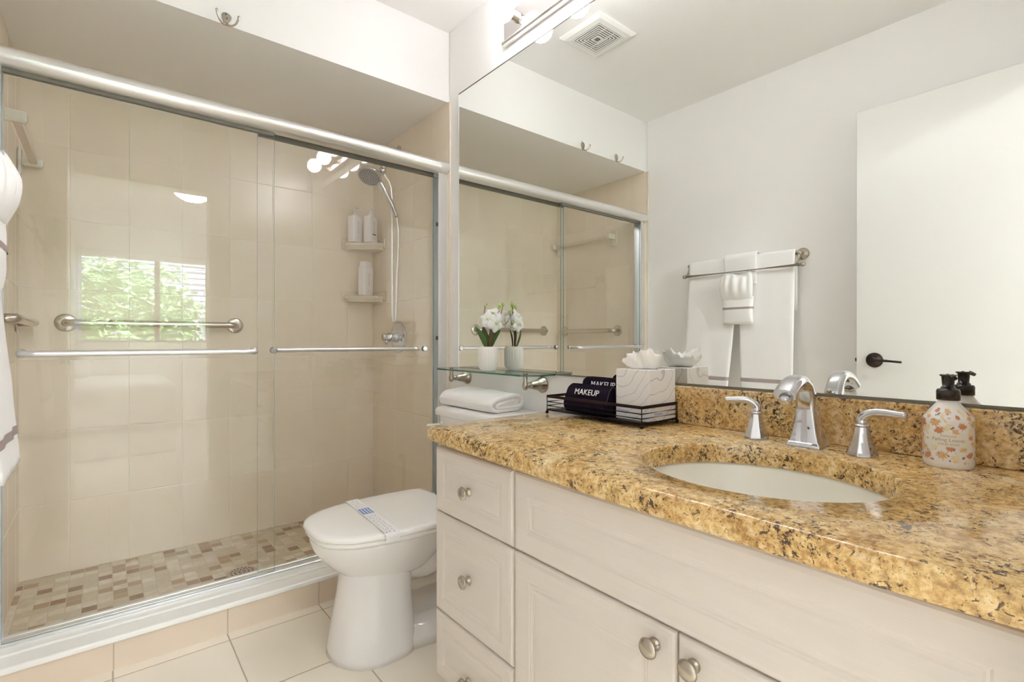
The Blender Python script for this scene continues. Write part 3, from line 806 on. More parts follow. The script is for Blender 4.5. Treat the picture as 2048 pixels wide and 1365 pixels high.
lt = thing('vanity_light_bar', 'chrome strip light with round glowing globe bulbs above the mirror', 'light', (W+0.005, 1.0, 2.24))
LY0, LY1, LZ0, LZ1 = 0.385, 1.595, 2.180, 2.304
bm = B()
ring_bridge(bm, [[(x, a, b) for a, b in ((LY0+i, LZ0+i), (LY1-i, LZ0+i), (LY1-i, LZ1-i), (LY0+i, LZ1-i))] for x, i in ((W+0.0045, 0), (W-0.016, 0), (W-0.022, 0.006), (W-0.022, 0.010), (W-0.018, 0.014))], cap=(True, False), smooth=False)
obj('frame_channel', bm, 'brushed', lt)
bm = B(); box(bm, W-0.018, W-0.015, LY0+0.013, LY1-0.013, LZ0+0.013, LZ1-0.013); obj('mirror_plate', bm, 'plate', lt)
for k in range(6):
    y = 1.489-0.200*k; z = 2.240
    bm = B(); lathe(bm, (W-0.019, y, z), (-1, 0, 0), [(0, 0.020), (0.003, 0.020), (0.005, 0.017), (0.034, 0.0165), (0.036, 0.014)], 28); sk = obj('lamp_socket', bm, 'nickel', lt)
    bm = B(); c0 = Vector((W-0.118, y, z))
    lathe(bm, (W-0.050, y, z), (-1, 0, 0), [(0, 0.013), (0.006, 0.016), (0.013, 0.026)] + [(0.050-math.cos(a)*0.047, math.sin(a)*0.047) for a in [0.75+j*0.2 for j in range(12)]], 28); obj('globe_bulb', bm, 'bulb', sk)

# ------------------------------------------------------------------ vanity
VX = 0.690     # front of cabinet carcass; door faces stand proud of it
va = thing('vanity_cabinet', 'cream whitewashed vanity cabinet with three drawers and two doors', 'cabinet', (0.95, 0.6, 0))
bm = B()
box(bm, 0.708, W, 1.154, 1.172, 0.095, 0.722); box(bm, 0.708, W, 0.006, 0.024, 0.095, 0.722); box(bm, 0.708, W, 0.835, 0.853, 0.095, 0.56)
box(bm, 0.708, W, 0.024, 1.154, 0.095, 0.113)
box(bm, 0.708, 0.720, 0.024, 1.154, 0.113, 0.722)
box(bm, 0.77, 0.785, 0.02, 1.165, 0.0, 0.095); box(bm, 0.785, W, 1.15, 1.165, 0.0, 0.095)
obj('carcass', bm, 'cab', va)
def panel(bm, y0, y1, z0, z1, x, rings):
    """raised panel facing -x; rings = (inset, depth toward the room)"""
    R = []
    for ins, dep in rings:
        R.append([(x-dep, a, b) for a, b in ((y0+ins, z0+ins), (y1-ins, z0+ins), (y1-ins, z1-ins), (y0+ins, z1-ins))])
    ring_bridge(bm, R, cap=(True, True), smooth=False)
def rings(st, n=1):
    return [(0, 0), (0, 0.012), (0.0015, 0.0155), (0.005, 0.018), (0.012, 0.019), (st, 0.019), (st+0.003, 0.0178), (st+0.006, 0.0178), (st+0.009, 0.0166), (st+0.014, 0.0166), (st+0.018, 0.0176), (st+0.030, 0.0187), (st+0.034, 0.0190)]
FX = 0.707
def knob(p, parent, s=1.0):
    bm = B(); lathe(bm, p, (-1, 0, 0), [(0, 0.0105*s), (0.002, 0.0105*s), (0.004, 0.0075*s), (0.010, 0.0055*s), (0.014, 0.0075*s), (0.017, 0.0150*s), (0.0195, 0.0165*s), (0.0225, 0.0150*s), (0.0248, 0.008*s), (0.0252, 0.002)], 28)
    return obj('knob', bm, 'nickel', parent)
yA, yB = 0.8465, 1.1725
zs = [(0.5395, 0.708), (0.2775, 0.535), (0.100, 0.273)]
labels = ['top drawer', 'middle drawer', 'bottom drawer']
for (z0, z1) in zs:
    bm = B(); panel(bm, yA, yB, z0, z1, FX, rings(0.036)); d = obj('drawer', bm, 'cab', va)
    knob((FX-0.019, (yA+yB)/2+0.004, {0: 0.622, 1: 0.408, 2: 0.160}[zs.index((z0, z1))]), d)
bm = B(); panel(bm, 0.040, 0.8415, 0.5395, 0.708, FX, rings(0.045)); obj('false_front', bm, 'cab', va)
bm = B(); panel(bm, 0.4455, 0.8415, 0.100, 0.535, FX, rings(0.050)); d = obj('door', bm, 'cab', va); knob((FX-0.019, 0.482, 0.502), d, 1.0)
bm = B(); panel(bm, 0.040, 0.4415, 0.100, 0.535, FX, rings(0.050)); d = obj('door', bm, 'cab', va); knob((FX-0.019, 0.4125, 0.502), d, 1.0)

# countertop with oval sink cut-out
SXc, SYc, SA, SBb = 0.919, 0.4235, 0.187, 0.2095
CT0, CT1 = 0.7225, 0.7625
YL = 1.197
def front_x(y):
    pts = [(-0.01, 0.658), (0.06, 0.650), (0.18, 0.642), (0.45, 0.643), (0.60, 0.645), (0.85, 0.655), (1.06, 0.664), (1.197, 0.672)]
    for (a, xa), (b, xb) in zip(pts, pts[1:]):
        if y <= b: return xa+(xb-xa)*(y-a)/(b-a)
    return pts[-1][1]
def counter_outline(ins, n=28):
    out = []
    y0, y1 = 0.0+0.0, YL-ins
    out.append((W-0.0005, y0)); 
    for k in range(n+1):
        y = y0+(y1-0.012-y0)*k/n; out.append((front_x(y)+ins, y))
    for k in range(1, 6):
        a = k/5*PI/2; out.append((front_x(YL)+ins+0.012*(1-math.cos(a)), y1-0.012+0.012*math.sin(a)))
    out.append((W-0.0005, y1))
    return out
bm = B()
prof = [(0.010, CT0), (0.004, CT0+0.002), (0.001, CT0+0.007), (0.0, CT0+0.014), (0.0, CT1-0.014), (0.003, CT1-0.007), (0.008, CT1-0.0025), (0.014, CT1)]
rr = [[(x, y, z) for x, y in counter_outline(i)] for i, z in prof]
R = ring_bridge(bm, rr, cap=(False, False))
nE = 64
def ell(s, z): return [(SXc+math.cos(k*2*PI/nE)*SA*s, SYc+math.sin(k*2*PI/nE)*SBb*s, z) for k in range(nE)]
E_ = ring_bridge(bm, [ell(1.0, CT0), ell(1.0, CT1-0.004), ell(1.006, CT1-0.001), ell(1.014, CT1)], cap=(False, False))
for outer, inner in ((R[-1], E_[-1]), (R[0], E_[0])):
    es = []
    for loop in (outer, inner):
        for i in range(len(loop)):
            e = bm.edges.get((loop[i], loop[(i+1) % len(loop)]))
            if e: es.append(e)
    bmesh.ops.triangle_fill(bm, use_beauty=True, edges=es)
ct = obj('granite_countertop', bm, 'granite'); autosmooth(ct, 35)
tag(ct, 'speckled golden granite countertop with an oval sink cut-out on the cream cabinet', 'countertop'); origin(ct, (0.95, 0.6, CT0))
bm = B(); box(bm, W-0.0205, W-0.0008, 0.0, 1.187-0.32-0.001+0.0, CT1+0.0003, 0.8655, 0.0025, 2)
bs = obj('granite_backsplash', bm, 'granite'); tag(bs, 'low golden granite backsplash strip under the mirror', 'backsplash'); origin(bs, (W-0.01, 0.45, CT1))

sk_ = thing('undermount_sink', 'oval cream porcelain sink set under the granite', 'sink', (SXc, SYc, 0.60))
bm = B()
pr = [(1.10, CT0-0.0005), (1.035, CT0-0.0006), (1.025, CT0-0.008), (1.0, CT0-0.035), (0.93, CT0-0.08), (0.80, CT0-0.112), (0.60, CT0-0.130), (0.35, CT0-0.138), (0.11, CT0-0.142)]
ring_bridge(bm, [ell(s, z) for s, z in pr], cap=(False, False))
ring_bridge(bm, [ell(s+0.05*(1 if s > 0.9 else 0.6), z-0.012) for s, z in pr], cap=(False, True))
obj('bowl', bm, 'sink', sk_, smooth=True)
bm = B(); lathe(bm, (SXc, SYc, CT0-0.1425), (0, 0, 1), [(0, 0.026), (0.003, 0.025), (0.0035, 0.014), (0.006, 0.012)], 28); obj('drain', bm, 'chrome', sk_)

# ------------------------------------------------------------------ faucet
Z0 = CT1
FXc, FY = 1.186, 0.4405
fa = thing('widespread_faucet', 'polished chrome widespread faucet with arched spout and two lever handles', 'faucet', (FXc, FY, Z0))
def rsq(cx, cy, hx, hy, z, r=0.004, tilt=0.0):
    return [(cx+a, cy+b, z+a*tilt) for a, b in rrect(hx*2, hy*2, min(r, hx*0.9, hy*0.9), 3)]
bm = B()
bx = FXc
ring_bridge(bm, [rsq(bx, FY, 0.031, 0.034, Z0+0.0005, 0.003), rsq(bx, FY, 0.031, 0.034, Z0+0.005, 0.003), rsq(bx, FY, 0.0275, 0.0305, Z0+0.010, 0.003), rsq(bx, FY, 0.0265, 0.0295, Z0+0.0105, 0.003),
                 rsq(bx, FY, 0.0225, 0.0245, Z0+0.030, 0.004), rsq(bx-0.001, FY, 0.0195, 0.0215, Z0+0.052, 0.005), rsq(bx-0.003, FY, 0.0175, 0.0190, Z0+0.080, 0.006)], cap=(True, False))
# gooseneck: sections swept along an arch with an elliptical, widening mouth
arch = smooth_path([(bx-0.003, 0, Z0+0.080), (bx-0.008, 0, Z0+0.108), (bx-0.022, 0, Z0+0.132), (bx-0.050, 0, Z0+0.1445), (bx-0.085, 0, Z0+0.138), (bx-0.118, 0, Z0+0.118)], 5)
wid = lerp_list([0.0190, 0.0185, 0.0180, 0.0185, 0.0205, 0.0215], len(arch)); thk = lerp_list([0.0175, 0.0155, 0.0125, 0.0115, 0.0125, 0.013], len(arch))
rg = []
for i, p in enumerate(arch):
    t = (arch[min(i+1, len(arch)-1)]-arch[max(i-1, 0)]).normalized(); nn = Vector((t.z, 0, -t.x))
    sec = []
    for a, b in rrect(thk[i]*2, wid[i]*2, min(0.006+0.006*min(1, i/8), thk[i]*0.92), 3):
        sec.append(Vector((p.x, FY, p.z))+nn*a+Vector((0, b, 0)))
    rg.append(sec)
ring_bridge(bm, rg, cap=(False, True))
spt = obj('spout', bm, 'chrome', fa); autosmooth(spt, 50)
bm = B(); e = arch[-1]; lathe(bm, (e.x+0.006, FY, e.z-0.006), (-0.5, 0, -1), [(0, 0.0125), (0.010, 0.0125), (0.011, 0.010)], 24); obj('aerator', bm, 'chrome', spt)
bm = B(); cyl(bm, (FXc+0.024, FY-0.0, Z0+0.02), (FXc+0.024, FY, Z0+0.105), 0.003); lathe(bm, (FXc+0.024, FY, Z0+0.105), (0, 0, 1), [(0, 0.004), (0.005, 0.0065), (0.011, 0.0055), (0.012, 0.003)], 16); obj('pop_up_rod', bm, 'chrome', fa)
def fhandle(cx, cy, s, tipx, tipy):
    t = None
    bm = B(); n8 = 8
    prof = [(0.0005, 0.0285), (0.004, 0.0285), (0.008, 0.0265), (0.011, 0.0255), (0.028, 0.0195), (0.045, 0.0150), (0.058, 0.0125)]
    lathe(bm, (cx, cy, Z0), (0, 0, 1), prof, n8, sharp=True)
    base = obj('handle_base', bm, 'chrome', fa, bevel=0.0012)
    bm = B(); lathe(bm, (cx, cy, Z0+0.058), (0, 0, 1), [(0, 0.0135), (0.002, 0.0145), (0.004, 0.0135), (0.005, 0.011)], 24); obj('collar', bm, 'chrome', fa)
    bm = B()
    tz = Z0+0.087
    mx, my = cx+(tipx-cx)*0.22, cy+(tipy-cy)*0.22
    pts = smooth_path([(cx, cy, Z0+0.062), (cx, cy, Z0+0.074), (mx, my, Z0+0.086), ((cx+tipx)/2, (cy+tipy)/2, Z0+0.0885), (tipx, tipy, tz)], 6)
    tube(bm, pts, lerp_list([0.0105, 0.0098, 0.0085, 0.0082, 0.0065], len(pts)), 16, flat=(1, 0.85)); obj('lever', bm, 'chrome', fa)
fhandle(1.186, 0.552, 1, 1.155, 0.612)
fhandle(1.168, 0.335, -1, 1.160, 0.262)

# ------------------------------------------------------------------ hand soap bottle
sb = thing('soap_dispenser', 'white hand soap bottle with autumn leaf print and black pump', 'soap bottle', (1.192, 0.208, Z0))
sc_ = Vector((1.192, 0.208, Z0))
ax_, ay_ = 0.0345, 0.0370
def sring(s, z, n=72): return [sc_+Vector((math.cos(k*2*PI/n)*ax_*s, math.sin(k*2*PI/n)*ay_*s, z)) for k in range(n)]
bm = B()
ring_bridge(bm, [sring(0.90, 0.0005), sring(0.96, 0.003), sring(1.0, 0.010), sring(1.0, 0.083), sring(0.985, 0.088), sring(0.93, 0.0925), sring(0.75, 0.101), sring(0.55, 0.110), sring(0.43, 0.1165), sring(0.40, 0.121)])
def surf(th_, z, e=0.0004):
    """point on the bottle side"""
    tab = [(0, 1.0), (0.083, 1.0), (0.088, 0.985), (0.0925, 0.93), (0.101, 0.75), (0.110, 0.55), (0.1165, 0.43), (0.121, 0.40)]
    s = 0.4
    for (za, sa), (zb, sb_) in zip(tab, tab[1:]):
        if za <= z <= zb: s = sa+(sb_-sa)*(z-za)/(zb-za); break
    return sc_+Vector((math.cos(th_)*(ax_*s+e), math.sin(th_)*(ay_*s+e), z+e*0.5*(z > 0.083)))
maple = [(0, 1.0), (0.16, 0.62), (0.36, 0.74), (0.32, 0.44), (0.86, 0.56), (0.66, 0.28), (0.95, 0.10), (0.45, -0.08), (0.62, -0.42), (0.20, -0.30), (0.06, -0.42), (0.03, -0.85), (-0.03, -0.85), (-0.06, -0.42), (-0.20, -0.30), (-0.62, -0.42), (-0.45, -0.08), (-0.95, 0.10), (-0.66, 0.28), (-0.86, 0.56), (-0.32, 0.44), (-0.36, 0.74), (-0.16, 0.62)]
oak = [(math.sin(a)*0.42*(1+0.3*math.cos(6*a)), math.cos(a)*0.9) for a in [k/18*2*PI for k in range(18)]]
berry = [(math.sin(a)*0.5, math.cos(a)*0.5) for a in [k/8*2*PI for k in range(8)]]
def decal(th_, z, size, rot, shape, mi, e=0.0004):
    cc = []
    for a, b in [(0, 0)]+shape:
        ra = a*math.cos(rot)-b*math.sin(rot); rb = a*math.sin(rot)+b*math.cos(rot)
        cc.append(bm.verts.new(surf(th_+ra*size/0.036, z+rb*size, e)))
    for i in range(1, len(cc)):
        f = bm.faces.new((cc[0], cc[i], cc[i % (len(cc)-1)+1])); f.material_index = mi
rnd = random.Random(11)
view = math.atan2(-0.208, -1.192)        # side facing the room corner where the photo was taken
rows = [(0.077, 0.0092), (0.068, 0.0076), (0.034, 0.0085), (0.022, 0.0092), (0.100, 0.0072), (0.092, 0.0058)]
for ri, (zz, s) in enumerate(rows):
    for k in range(11):
        th_ = view+(k-5+0.5*(ri % 2))*0.57+rnd.uniform(-0.06, 0.06)
        mi = (1, 2, 3)[(k+ri*2) % 3]
        decal(th_, zz+rnd.uniform(-0.003, 0.003), s*rnd.uniform(0.85, 1.2), rnd.uniform(-0.9, 0.9), maple if mi < 3 else oak, mi)
for k in range(150):
    th_ = rnd.uniform(0, 2*PI); zz = rnd.uniform(0.012, 0.104)
    if abs(((th_-view+PI) % (2*PI))-PI) < 0.80 and 0.040 < zz < 0.062: continue
    decal(th_, zz, rnd.uniform(0.0018, 0.004), rnd.uniform(0, 6), rnd.choice((oak, berry, maple)), rnd.choice((1, 2, 3, 4, 4)), 0.0003)
for k in range(26):
    th_ = view+0.9+k*(2*PI-1.8)/26; decal(th_, rnd.uniform(0.044, 0.058), 0.007, rnd.uniform(-1, 1), maple, rnd.choice((1, 2, 3)))
# label patch
N = 16
for i in range(N):
    t0 = view-0.80+1.60*i/N; t1 = view-0.80+1.60*(i+1)/N
    f = bm.faces.new([bm.verts.new(surf(t, z, 0.0006)) for t, z in ((t0, 0.0395), (t1, 0.0395), (t1, 0.0625), (t0, 0.0625))]); f.material_index = 5
def wrap_text(s, size, zc):
    tb = text_bm(s, size, 0.0)
    for v_ in tb.verts:
        # reading left to right from the camera: increasing angle runs away to the left, so flip
        x, y = v_.co.x, v_.co.y
        p = surf(view+x/0.036, zc+y, 0.0009); v_.co = p
    merge(bm, tb, 6)
wrap_text('Homemade', 0.0046, 0.0590)
wrap_text('Falling Leaves', 0.0082, 0.0520)
wrap_text('HAND SOAP', 0.0050, 0.0445)
body = obj('bottle_body', bm, ['soapbody', 'lf_rust', 'lf_tan', 'lf_sand', 'lf_grey', 'lf_label', 'lf_text'], sb); autosmooth(body, 35)
bm = B(); lathe(bm, sc_+Vector((0, 0, 0.1205)), (0, 0, 1), [(0, 0.0170), (0.016, 0.0172), (0.0195, 0.0155), (0.020, 0.0115), (0.024, 0.0100), (0.024, 0.0085), (0.042, 0.0098), (0.044, 0.0125), (0.046, 0.0120)], 32)
hd = sc_+Vector((0, 0, 0.1205+0.043)); 
tube(bm, [hd+Vector((0.002, 0.001, 0)), hd+Vector((-0.012, -0.008, 0.0005)), hd+Vector((-0.020, -0.013, -0.003))], [0.0045, 0.0042, 0.0035], 12)
obj('pump', bm, 'pump', sb)

# ------------------------------------------------------------------ wire caddy and what stands in it
KX0, KX1, KY0, KY1 = 1.074, 1.2335, 0.792, 1.148
cd = thing('wire_caddy', 'dark brown rectangular wire caddy on ball feet at the end of the counter', 'caddy', (1.155, 0.97, Z0))
zr = Z0+0.059
bm = B()
for (x0, x1, y0, y1) in ((KX0-0.0015, KX0+0.0015, KY0, KY1), (KX1-0.0015, KX1+0.0015, KY0, KY1), (KX0, KX1, KY0-0.0015, KY0+0.0015), (KX0, KX1, KY1-0.0015, KY1+0.0015)):
    box(bm, x0, x1, y0, y1, zr-0.008, zr)
obj('top_band', bm, 'wire', cd)
bm = B()
for z in (Z0+0.0385, Z0+0.026, Z0+0.0145):
    for a, b in (((KX0, KY0), (KX0, KY1)), ((KX1, KY0), (KX1, KY1)), ((KX0, KY0), (KX1, KY0)), ((KX0, KY1), (KX1, KY1))):
        cyl(bm, (*a, z), (*b, z), 0.0017, 8)
for a in ((KX0, KY0), (KX0, KY1), (KX1, KY0), (KX1, KY1)): cyl(bm, (*a, Z0+0.009), (*a, zr-0.001), 0.0017, 8)
obj('side_wires', bm, 'wire', cd)
for a in ((KX0, KY0), (KX0, KY1), (KX1, KY0), (KX1, KY1)):
    bm = B(); sphere(bm, (*a, Z0+0.0058), 0.0055, seg=14, rings=10); obj('ball_foot', bm, 'wire', cd)
bm = B(); box(bm, KX0+0.001, KX1-0.001, KY0+0.001, KY1-0.001, Z0+0.0105, Z0+0.0125); obj('base_plate', bm, 'wire', cd)
ZB = Z0+0.0128
tbx = thing('tissue_box', 'white tissue box with grey line print, a tissue puffing out of its top', 'tissue box', (1.181, 0.858, ZB))
TX0, TX1, TY0, TY1, TZ = 1.115, 1.2300, 0.795, 0.909, 0.9125
bm = B(); box(bm, TX0, TX1, TY0, TY1, ZB, TZ, 0.0008, 1); obj('carton', bm, 'tbox', tbx)
bm = B(); lathe(bm, ((TX0+TX1)/2, (TY0+TY1)/2, TZ+0.0001), (0, 0, 1), [(0, 0.036), (0.0004, 0.036)], 32, sx=1, sy=0.7); obj('opening', bm, 'greyrail', tbx)
bm = B()
cx, cy = (TX0+TX1)/2-0.004, (TY0+TY1)/2+0.004
n = 60; rows_ = 12; rg = []
for j in range(rows_+1):
    t = j/rows_
    ring = []
    for k in range(n):
        a = k/n*2*PI
        r0 = 0.032+0.021*math.sin(t*PI*0.62)+0.006*math.sin(3*a+2*t)+0.0055*math.sin(8*a+5*t)*t+0.0035*math.sin(17*a+2)*t*t
        z = TZ+0.0006+t*(0.040+0.010*math.sin(2*a+0.6)+0.005*math.sin(5*a+1)+0.004*t*math.sin(13*a)+0.002*t*math.sin(29*a))
        ring.append((cx+math.cos(a)*r0*0.82, cy+math.sin(a)*r0, z))
    rg.append(ring)
for j in range(1, 7):   # folded back down inside
    t = j/6
    rg.append([(cx+(x-cx)*(1-0.62*t), cy+(y-cy)*(1-0.62*t), z-0.026*t*(1-0.3*t)+0.004*math.sin(k*0.6)) for k, (x, y, z) in enumerate(rg[rows_])])
ring_bridge(bm, rg, cap=(True, True))
obj('tissue', bm, 'tissue', tbx, smooth=True)
bm = text_bm('Kleenex', 0.011, 0.0001, basis((TX0-0.0004, TY1-0.026, ZB+0.023), (0, -1, 0), (0, 0, 1))); obj('blue_lettering', bm, 'blueprint', tbx)
bm = text_bm('Kleenex', 0.011, 0.0001, basis((TX0+0.036, TY0-0.0004, ZB+0.019), (1, 0, 0), (0, 0, 1))); obj('blue_lettering', bm, 'blueprint', tbx)

def washcloth(label, xc, ztop, y0, y1, text, up_=0.0):
    """a folded cloth standing in the caddy: stacked folds bent over at the top"""
    t = thing('makeup_washcloth', label, 'washcloth', (xc, (y0+y1)/2, ZB))
    h = ztop-ZB
    # outline of the folded roll in the xz plane (front is -x)
    pts = [(-0.026, 0.004), (-0.032, 0.016), (-0.030, 0.030), (-0.024, 0.045), (-0.017, 0.060), (-0.010, h-0.010), (0.000, h-0.002), (0.010, h), (0.019, h-0.008), (0.022, h-0.025), (0.024, 0.030), (0.025, 0.010), (0.020, 0.002), (-0.018, 0.001)]
    sm = smooth_path([Vector((a, 0, b)) for a, b in pts]+[Vector((pts[0][0], 0, pts[0][1]))], 4)[:-1]
    ny = 24; rg = []
    for j in range(ny+1):
        f = j/ny; e = min(f, 1-f); s = 1-0.10*max(0, 1-e/0.05)**2
        ring = []
        for p in sm:
            nz = mnoise.noise(Vector((p.x*40, f*6, p.z*40)))*0.0012
            ring.append((xc+p.x*s+nz, y0+(y1-y0)*f, ZB+0.002+(p.z-h/2)*s+h/2+nz))
        rg.append(ring)
    bm = B(); ring_bridge(bm, rg)
    bd_ = obj('folded_cloth', bm, 'black_terry', t)
    bm = B()
    yy = y0-0.0012
    for off in (0.005, 0.0095):
        sp = [Vector((xc+p.x*(1-off*22), yy+off*0.12, ZB+0.002+(p.z-h/2)*(1-off*12)+h/2)) for p in sm[8:44]]
        tube(bm, sp, 0.0012, 6)
    obj('hem_edge', bm, 'black_edge', bd_)
    if text:
        # slanted front face between (-0.024,.045) and (-0.010,h-.01)
        a = Vector((xc-0.0235, 0, ZB+0.0475)); b = Vector((xc-0.0128, 0, ZB+h-0.0085+0.002)); up = (b-a).normalized(); nrm = Vector((-up.z, 0, up.x))
        c = (a+b)/2+nrm*0.0022+Vector((0, (y0+y1)/2-0.004, 0))+up*(0.001+up_)+nrm*(-up_*0.12)
        tb = text_bm('MAKEUP', 0.0245, 0.0006, basis((c.x, c.y, c.z), (0, -1, 0), up), 1.02)
        obj('embroidery', tb, 'thread', bd_)
    return t
washcloth('black washcloth embroidered MAKEUP, nearer the front of the wire caddy', 1.112, 0.8590, 0.922, 1.085, True)
washcloth('black washcloth embroidered MAKEUP, against the wall side of the wire caddy', 1.184, 0.8760, 0.925, 1.090, True, 0.010)

# ------------------------------------------------------------------ toilet
TYc = 1.570
to = thing('toilet', 'white two-piece toilet with closed lid between the vanity and the shower', 'toilet', (0.85, TYc, 0))
def egg(xf, xb, hw, z, n=48, sq=2.3, fe=0.47):
    """outline in plan: rounded nose at xf, squarer back at xb"""
    L = xb-xf; xm = xf+L*fe; out = []
    for k in range(n):
        a = k/n*2*PI; c, s = math.cos(a), math.sin(a)
        e = 2.0 if c < 0 else sq*1.25
        px = (abs(c)**(2/e))*(-1 if c < 0 else 1); py = (abs(s)**(2/e))*(-1 if s < 0 else 1)
        out.append((xm+px*(xm-xf if c < 0 else xb-xm), TYc+py*hw, z))
    return out
bm = B()
ring_bridge(bm, [egg(0.600, 0.86, 0.100, 0.240), egg(0.580, 0.88, 0.110, 0.255), egg(0.548, 0.905, 0.130, 0.283), egg(0.518, 0.925, 0.150, 0.315), egg(0.496, 0.94, 0.167, 0.348), egg(0.488, 0.945, 0.175, 0.374), egg(0.490, 0.945, 0.175, 0.381), egg(0.50, 0.94, 0.166, 0.3835)])
# pedestal column
ring_bridge(bm, [egg(0.541, 0.80, 0.142, 0.0, sq=3), egg(0.543, 0.80, 0.141, 0.02, sq=3), egg(0.557, 0.797, 0.130, 0.10, sq=3), egg(0.574, 0.792, 0.116, 0.19, sq=3), egg(0.580, 0.795, 0.110, 0.25, sq=3), egg(0.57, 0.83, 0.114, 0.285, sq=3)])
# foot and rear trapway
ring_bridge(bm, [egg(0.62, 1.16, 0.136, 0.0, sq=4), egg(0.62, 1.16, 0.135, 0.035, sq=4), egg(0.64, 1.15, 0.120, 0.06, sq=4), egg(0.66, 1.14, 0.09, 0.075, sq=4)])
tube(bm, smooth_path([(0.76, TYc, 0.29), (0.86, TYc, 0.255), (0.95, TYc, 0.275), (1.03, TYc, 0.24), (1.06, TYc, 0.12), (1.06, TYc, 0.02)], 6), lerp_list([0.085, 0.088, 0.082, 0.080, 0.082, 0.088], 31), 24)
tube(bm, smooth_path([(0.90, TYc, 0.33), (0.98, TYc, 0.335), (1.06, TYc, 0.345), (1.16, TYc, 0.36)], 5), lerp_list([0.05, 0.06, 0.065, 0.065], 16), 20, flat=(1.5, 1))
box(bm, 0.90, 1.24, TYc-0.11, TYc+0.11, 0.30, 0.383, 0.02, 3)
obj('bowl', bm, 'porcelain', to, smooth=True)
lid_pts = [(x_+0.010*max(0, (0.93-x_)/0.46), h_) for x_, h_ in [(0.4695, 0.0), (0.4725, 0.060), (0.4835, 0.095), (0.505, 0.125), (0.545, 0.155), (0.60, 0.175), (0.68, 0.190), (0.76, 0.195), (0.84, 0.195), (0.92, 0.189), (0.950, 0.182), (0.963, 0.168), (0.967, 0.12)]]
def lid_ring(s, z, dz=0):
    up = [(x, TYc+h) for x, h in lid_pts]; dn_ = [(x, TYc-h) for x, h in reversed(lid_pts[1:])]
    cx, cy = 0.72, TYc
    return [(cx+(x-cx)*s, cy+(y-cy)*s, z) for x, y in up+dn_]
bm = B(); ring_bridge(bm, [lid_ring(0.945, 0.3845), lid_ring(0.972, 0.386), lid_ring(0.978, 0.392), lid_ring(0.970, 0.398), lid_ring(0.955, 0.3995)]); obj('seat', bm, 'seat', to, smooth=True, subsurf=0)
bm = B(); ring_bridge(bm, [lid_ring(0.975, 0.4005), lid_ring(0.994, 0.402), lid_ring(1.0, 0.407), lid_ring(0.992, 0.4135), lid_ring(0.965, 0.4175), lid_ring(0.90, 0.4195), lid_ring(0.6, 0.4212), lid_ring(0.3, 0.4216)]); obj('lid', bm, 'seat', to, smooth=True)
for dy in (-0.07, 0.07):
    bm = B(); tube(bm, [(0.960, TYc+dy-0.018, 0.405), (0.960, TYc+dy+0.018, 0.405)], 0.013, 14)
    obj('hinge', bm, 'seat', to)
def tank_ring(i, z, x0=1.058, w=0.168): return [(a, b, z) for a, b in [(x0+i+(W+0.0-x0-i)*u, TYc+0.012+(v*(w-i))) for u, v in ((1, 1), (0.12, 1), (0.04, 0.97), (0, 0.88), (0, 0.3), (0, -0.3), (0, -0.88), (0.04, -0.97), (0.12, -1), (1, -1))]]
TW = 0.196
bm = B(); ring_bridge(bm, [tank_ring(0.02, 0.384, w=TW), tank_ring(0.008, 0.41, w=TW), tank_ring(0.0, 0.55, w=TW), tank_ring(-0.004, 0.688, w=TW)]); tk = autosmooth(obj('tank', bm, 'porcelain', to), 50)
bm = B(); ring_bridge(bm, [tank_ring(-0.010, 0.6885, w=TW), tank_ring(-0.0175, 0.692, w=TW), tank_ring(-0.0185, 0.712, w=TW), tank_ring(-0.012, 0.722, w=TW), tank_ring(-0.001, 0.7265, w=TW), tank_ring(0.02, 0.7275, w=TW)]); autosmooth(obj('tank_lid', bm, 'porcelain', to), 60)
bm = B(); lathe(bm, (1.056, 1.742, 0.655), (-1, 0, 0), [(0, 0.013), (0.008, 0.012), (0.012, 0.008)], 18); tube(bm, smooth_path([(1.046, 1.742, 0.655), (1.036, 1.752, 0.654), (1.030, 1.775, 0.650), (1.030, 1.812, 0.646)], 4), lerp_list([0.007, 0.008, 0.010, 0.008], 13), 12, flat=(1, 0.6)); obj('flush_lever', bm, 'plastic', to)

# paper band over the lid
pb = thing('sanitary_paper_band', 'white paper hygiene band with blue printing across the toilet lid', 'paper band', (0.675, TYc, 0.422))
bm = B()
def band_pt(s, e):
    """s -1..1 across the lid (near..far), e -1..1 along the toilet"""
    y = TYc+s*0.193
    z = 0.4222+0.0012*(1-s*s) if abs(s) < 0.93 else 0.4222-(abs(s)-0.93)/0.07*0.007
    x = 0.676-0.008*(-s)*-1+0.0
    x = 0.674+0.010*s+e*0.0225
    return Vector((x, y, z+0.0006))
nb_ = 40; rowsb = []
prof_s = [(-1.012, -0.022)] + [(-1.006, -0.008)] + [(-1+2*k/nb_, 0) for k in range(nb_+1)] + [(1.006, -0.008), (1.012, -0.022)]
top = []; 
for s, dz in prof_s:
    p0 = band_pt(max(-1, min(1, s)), -1); p1 = band_pt(max(-1, min(1, s)), 1)
    if dz: 
        yy = TYc+s*0.1945
        p0.y = p1.y = yy; p0.z = p1.z = 0.4155+dz+0.004
    top.append((p0, p1))
vs = [(bm.verts.new(a), bm.verts.new(b)) for a, b in top]
for (a, b), (c, d) in zip(vs, vs[1:]): bm.faces.new((a, b, d, c)).material_index = 0
def bq(s, e, ls, le, mi=1):
    q = [bm.verts.new(band_pt(s+i*ls, e+j*le)+Vector((0, 0, 0.0005))) for i, j in ((-1, -1), (1, -1), (1, 1), (-1, 1))]
    bm.faces.new(q).material_index = mi
rnd = random.Random(4)
for j in range(4): bq(0.16, -0.70+j*0.45, 0.155, 0.15)
bq(0.16-0.14, 0, 0.012, 0.85); bq(0.16+0.14, 0, 0.012, 0.85)
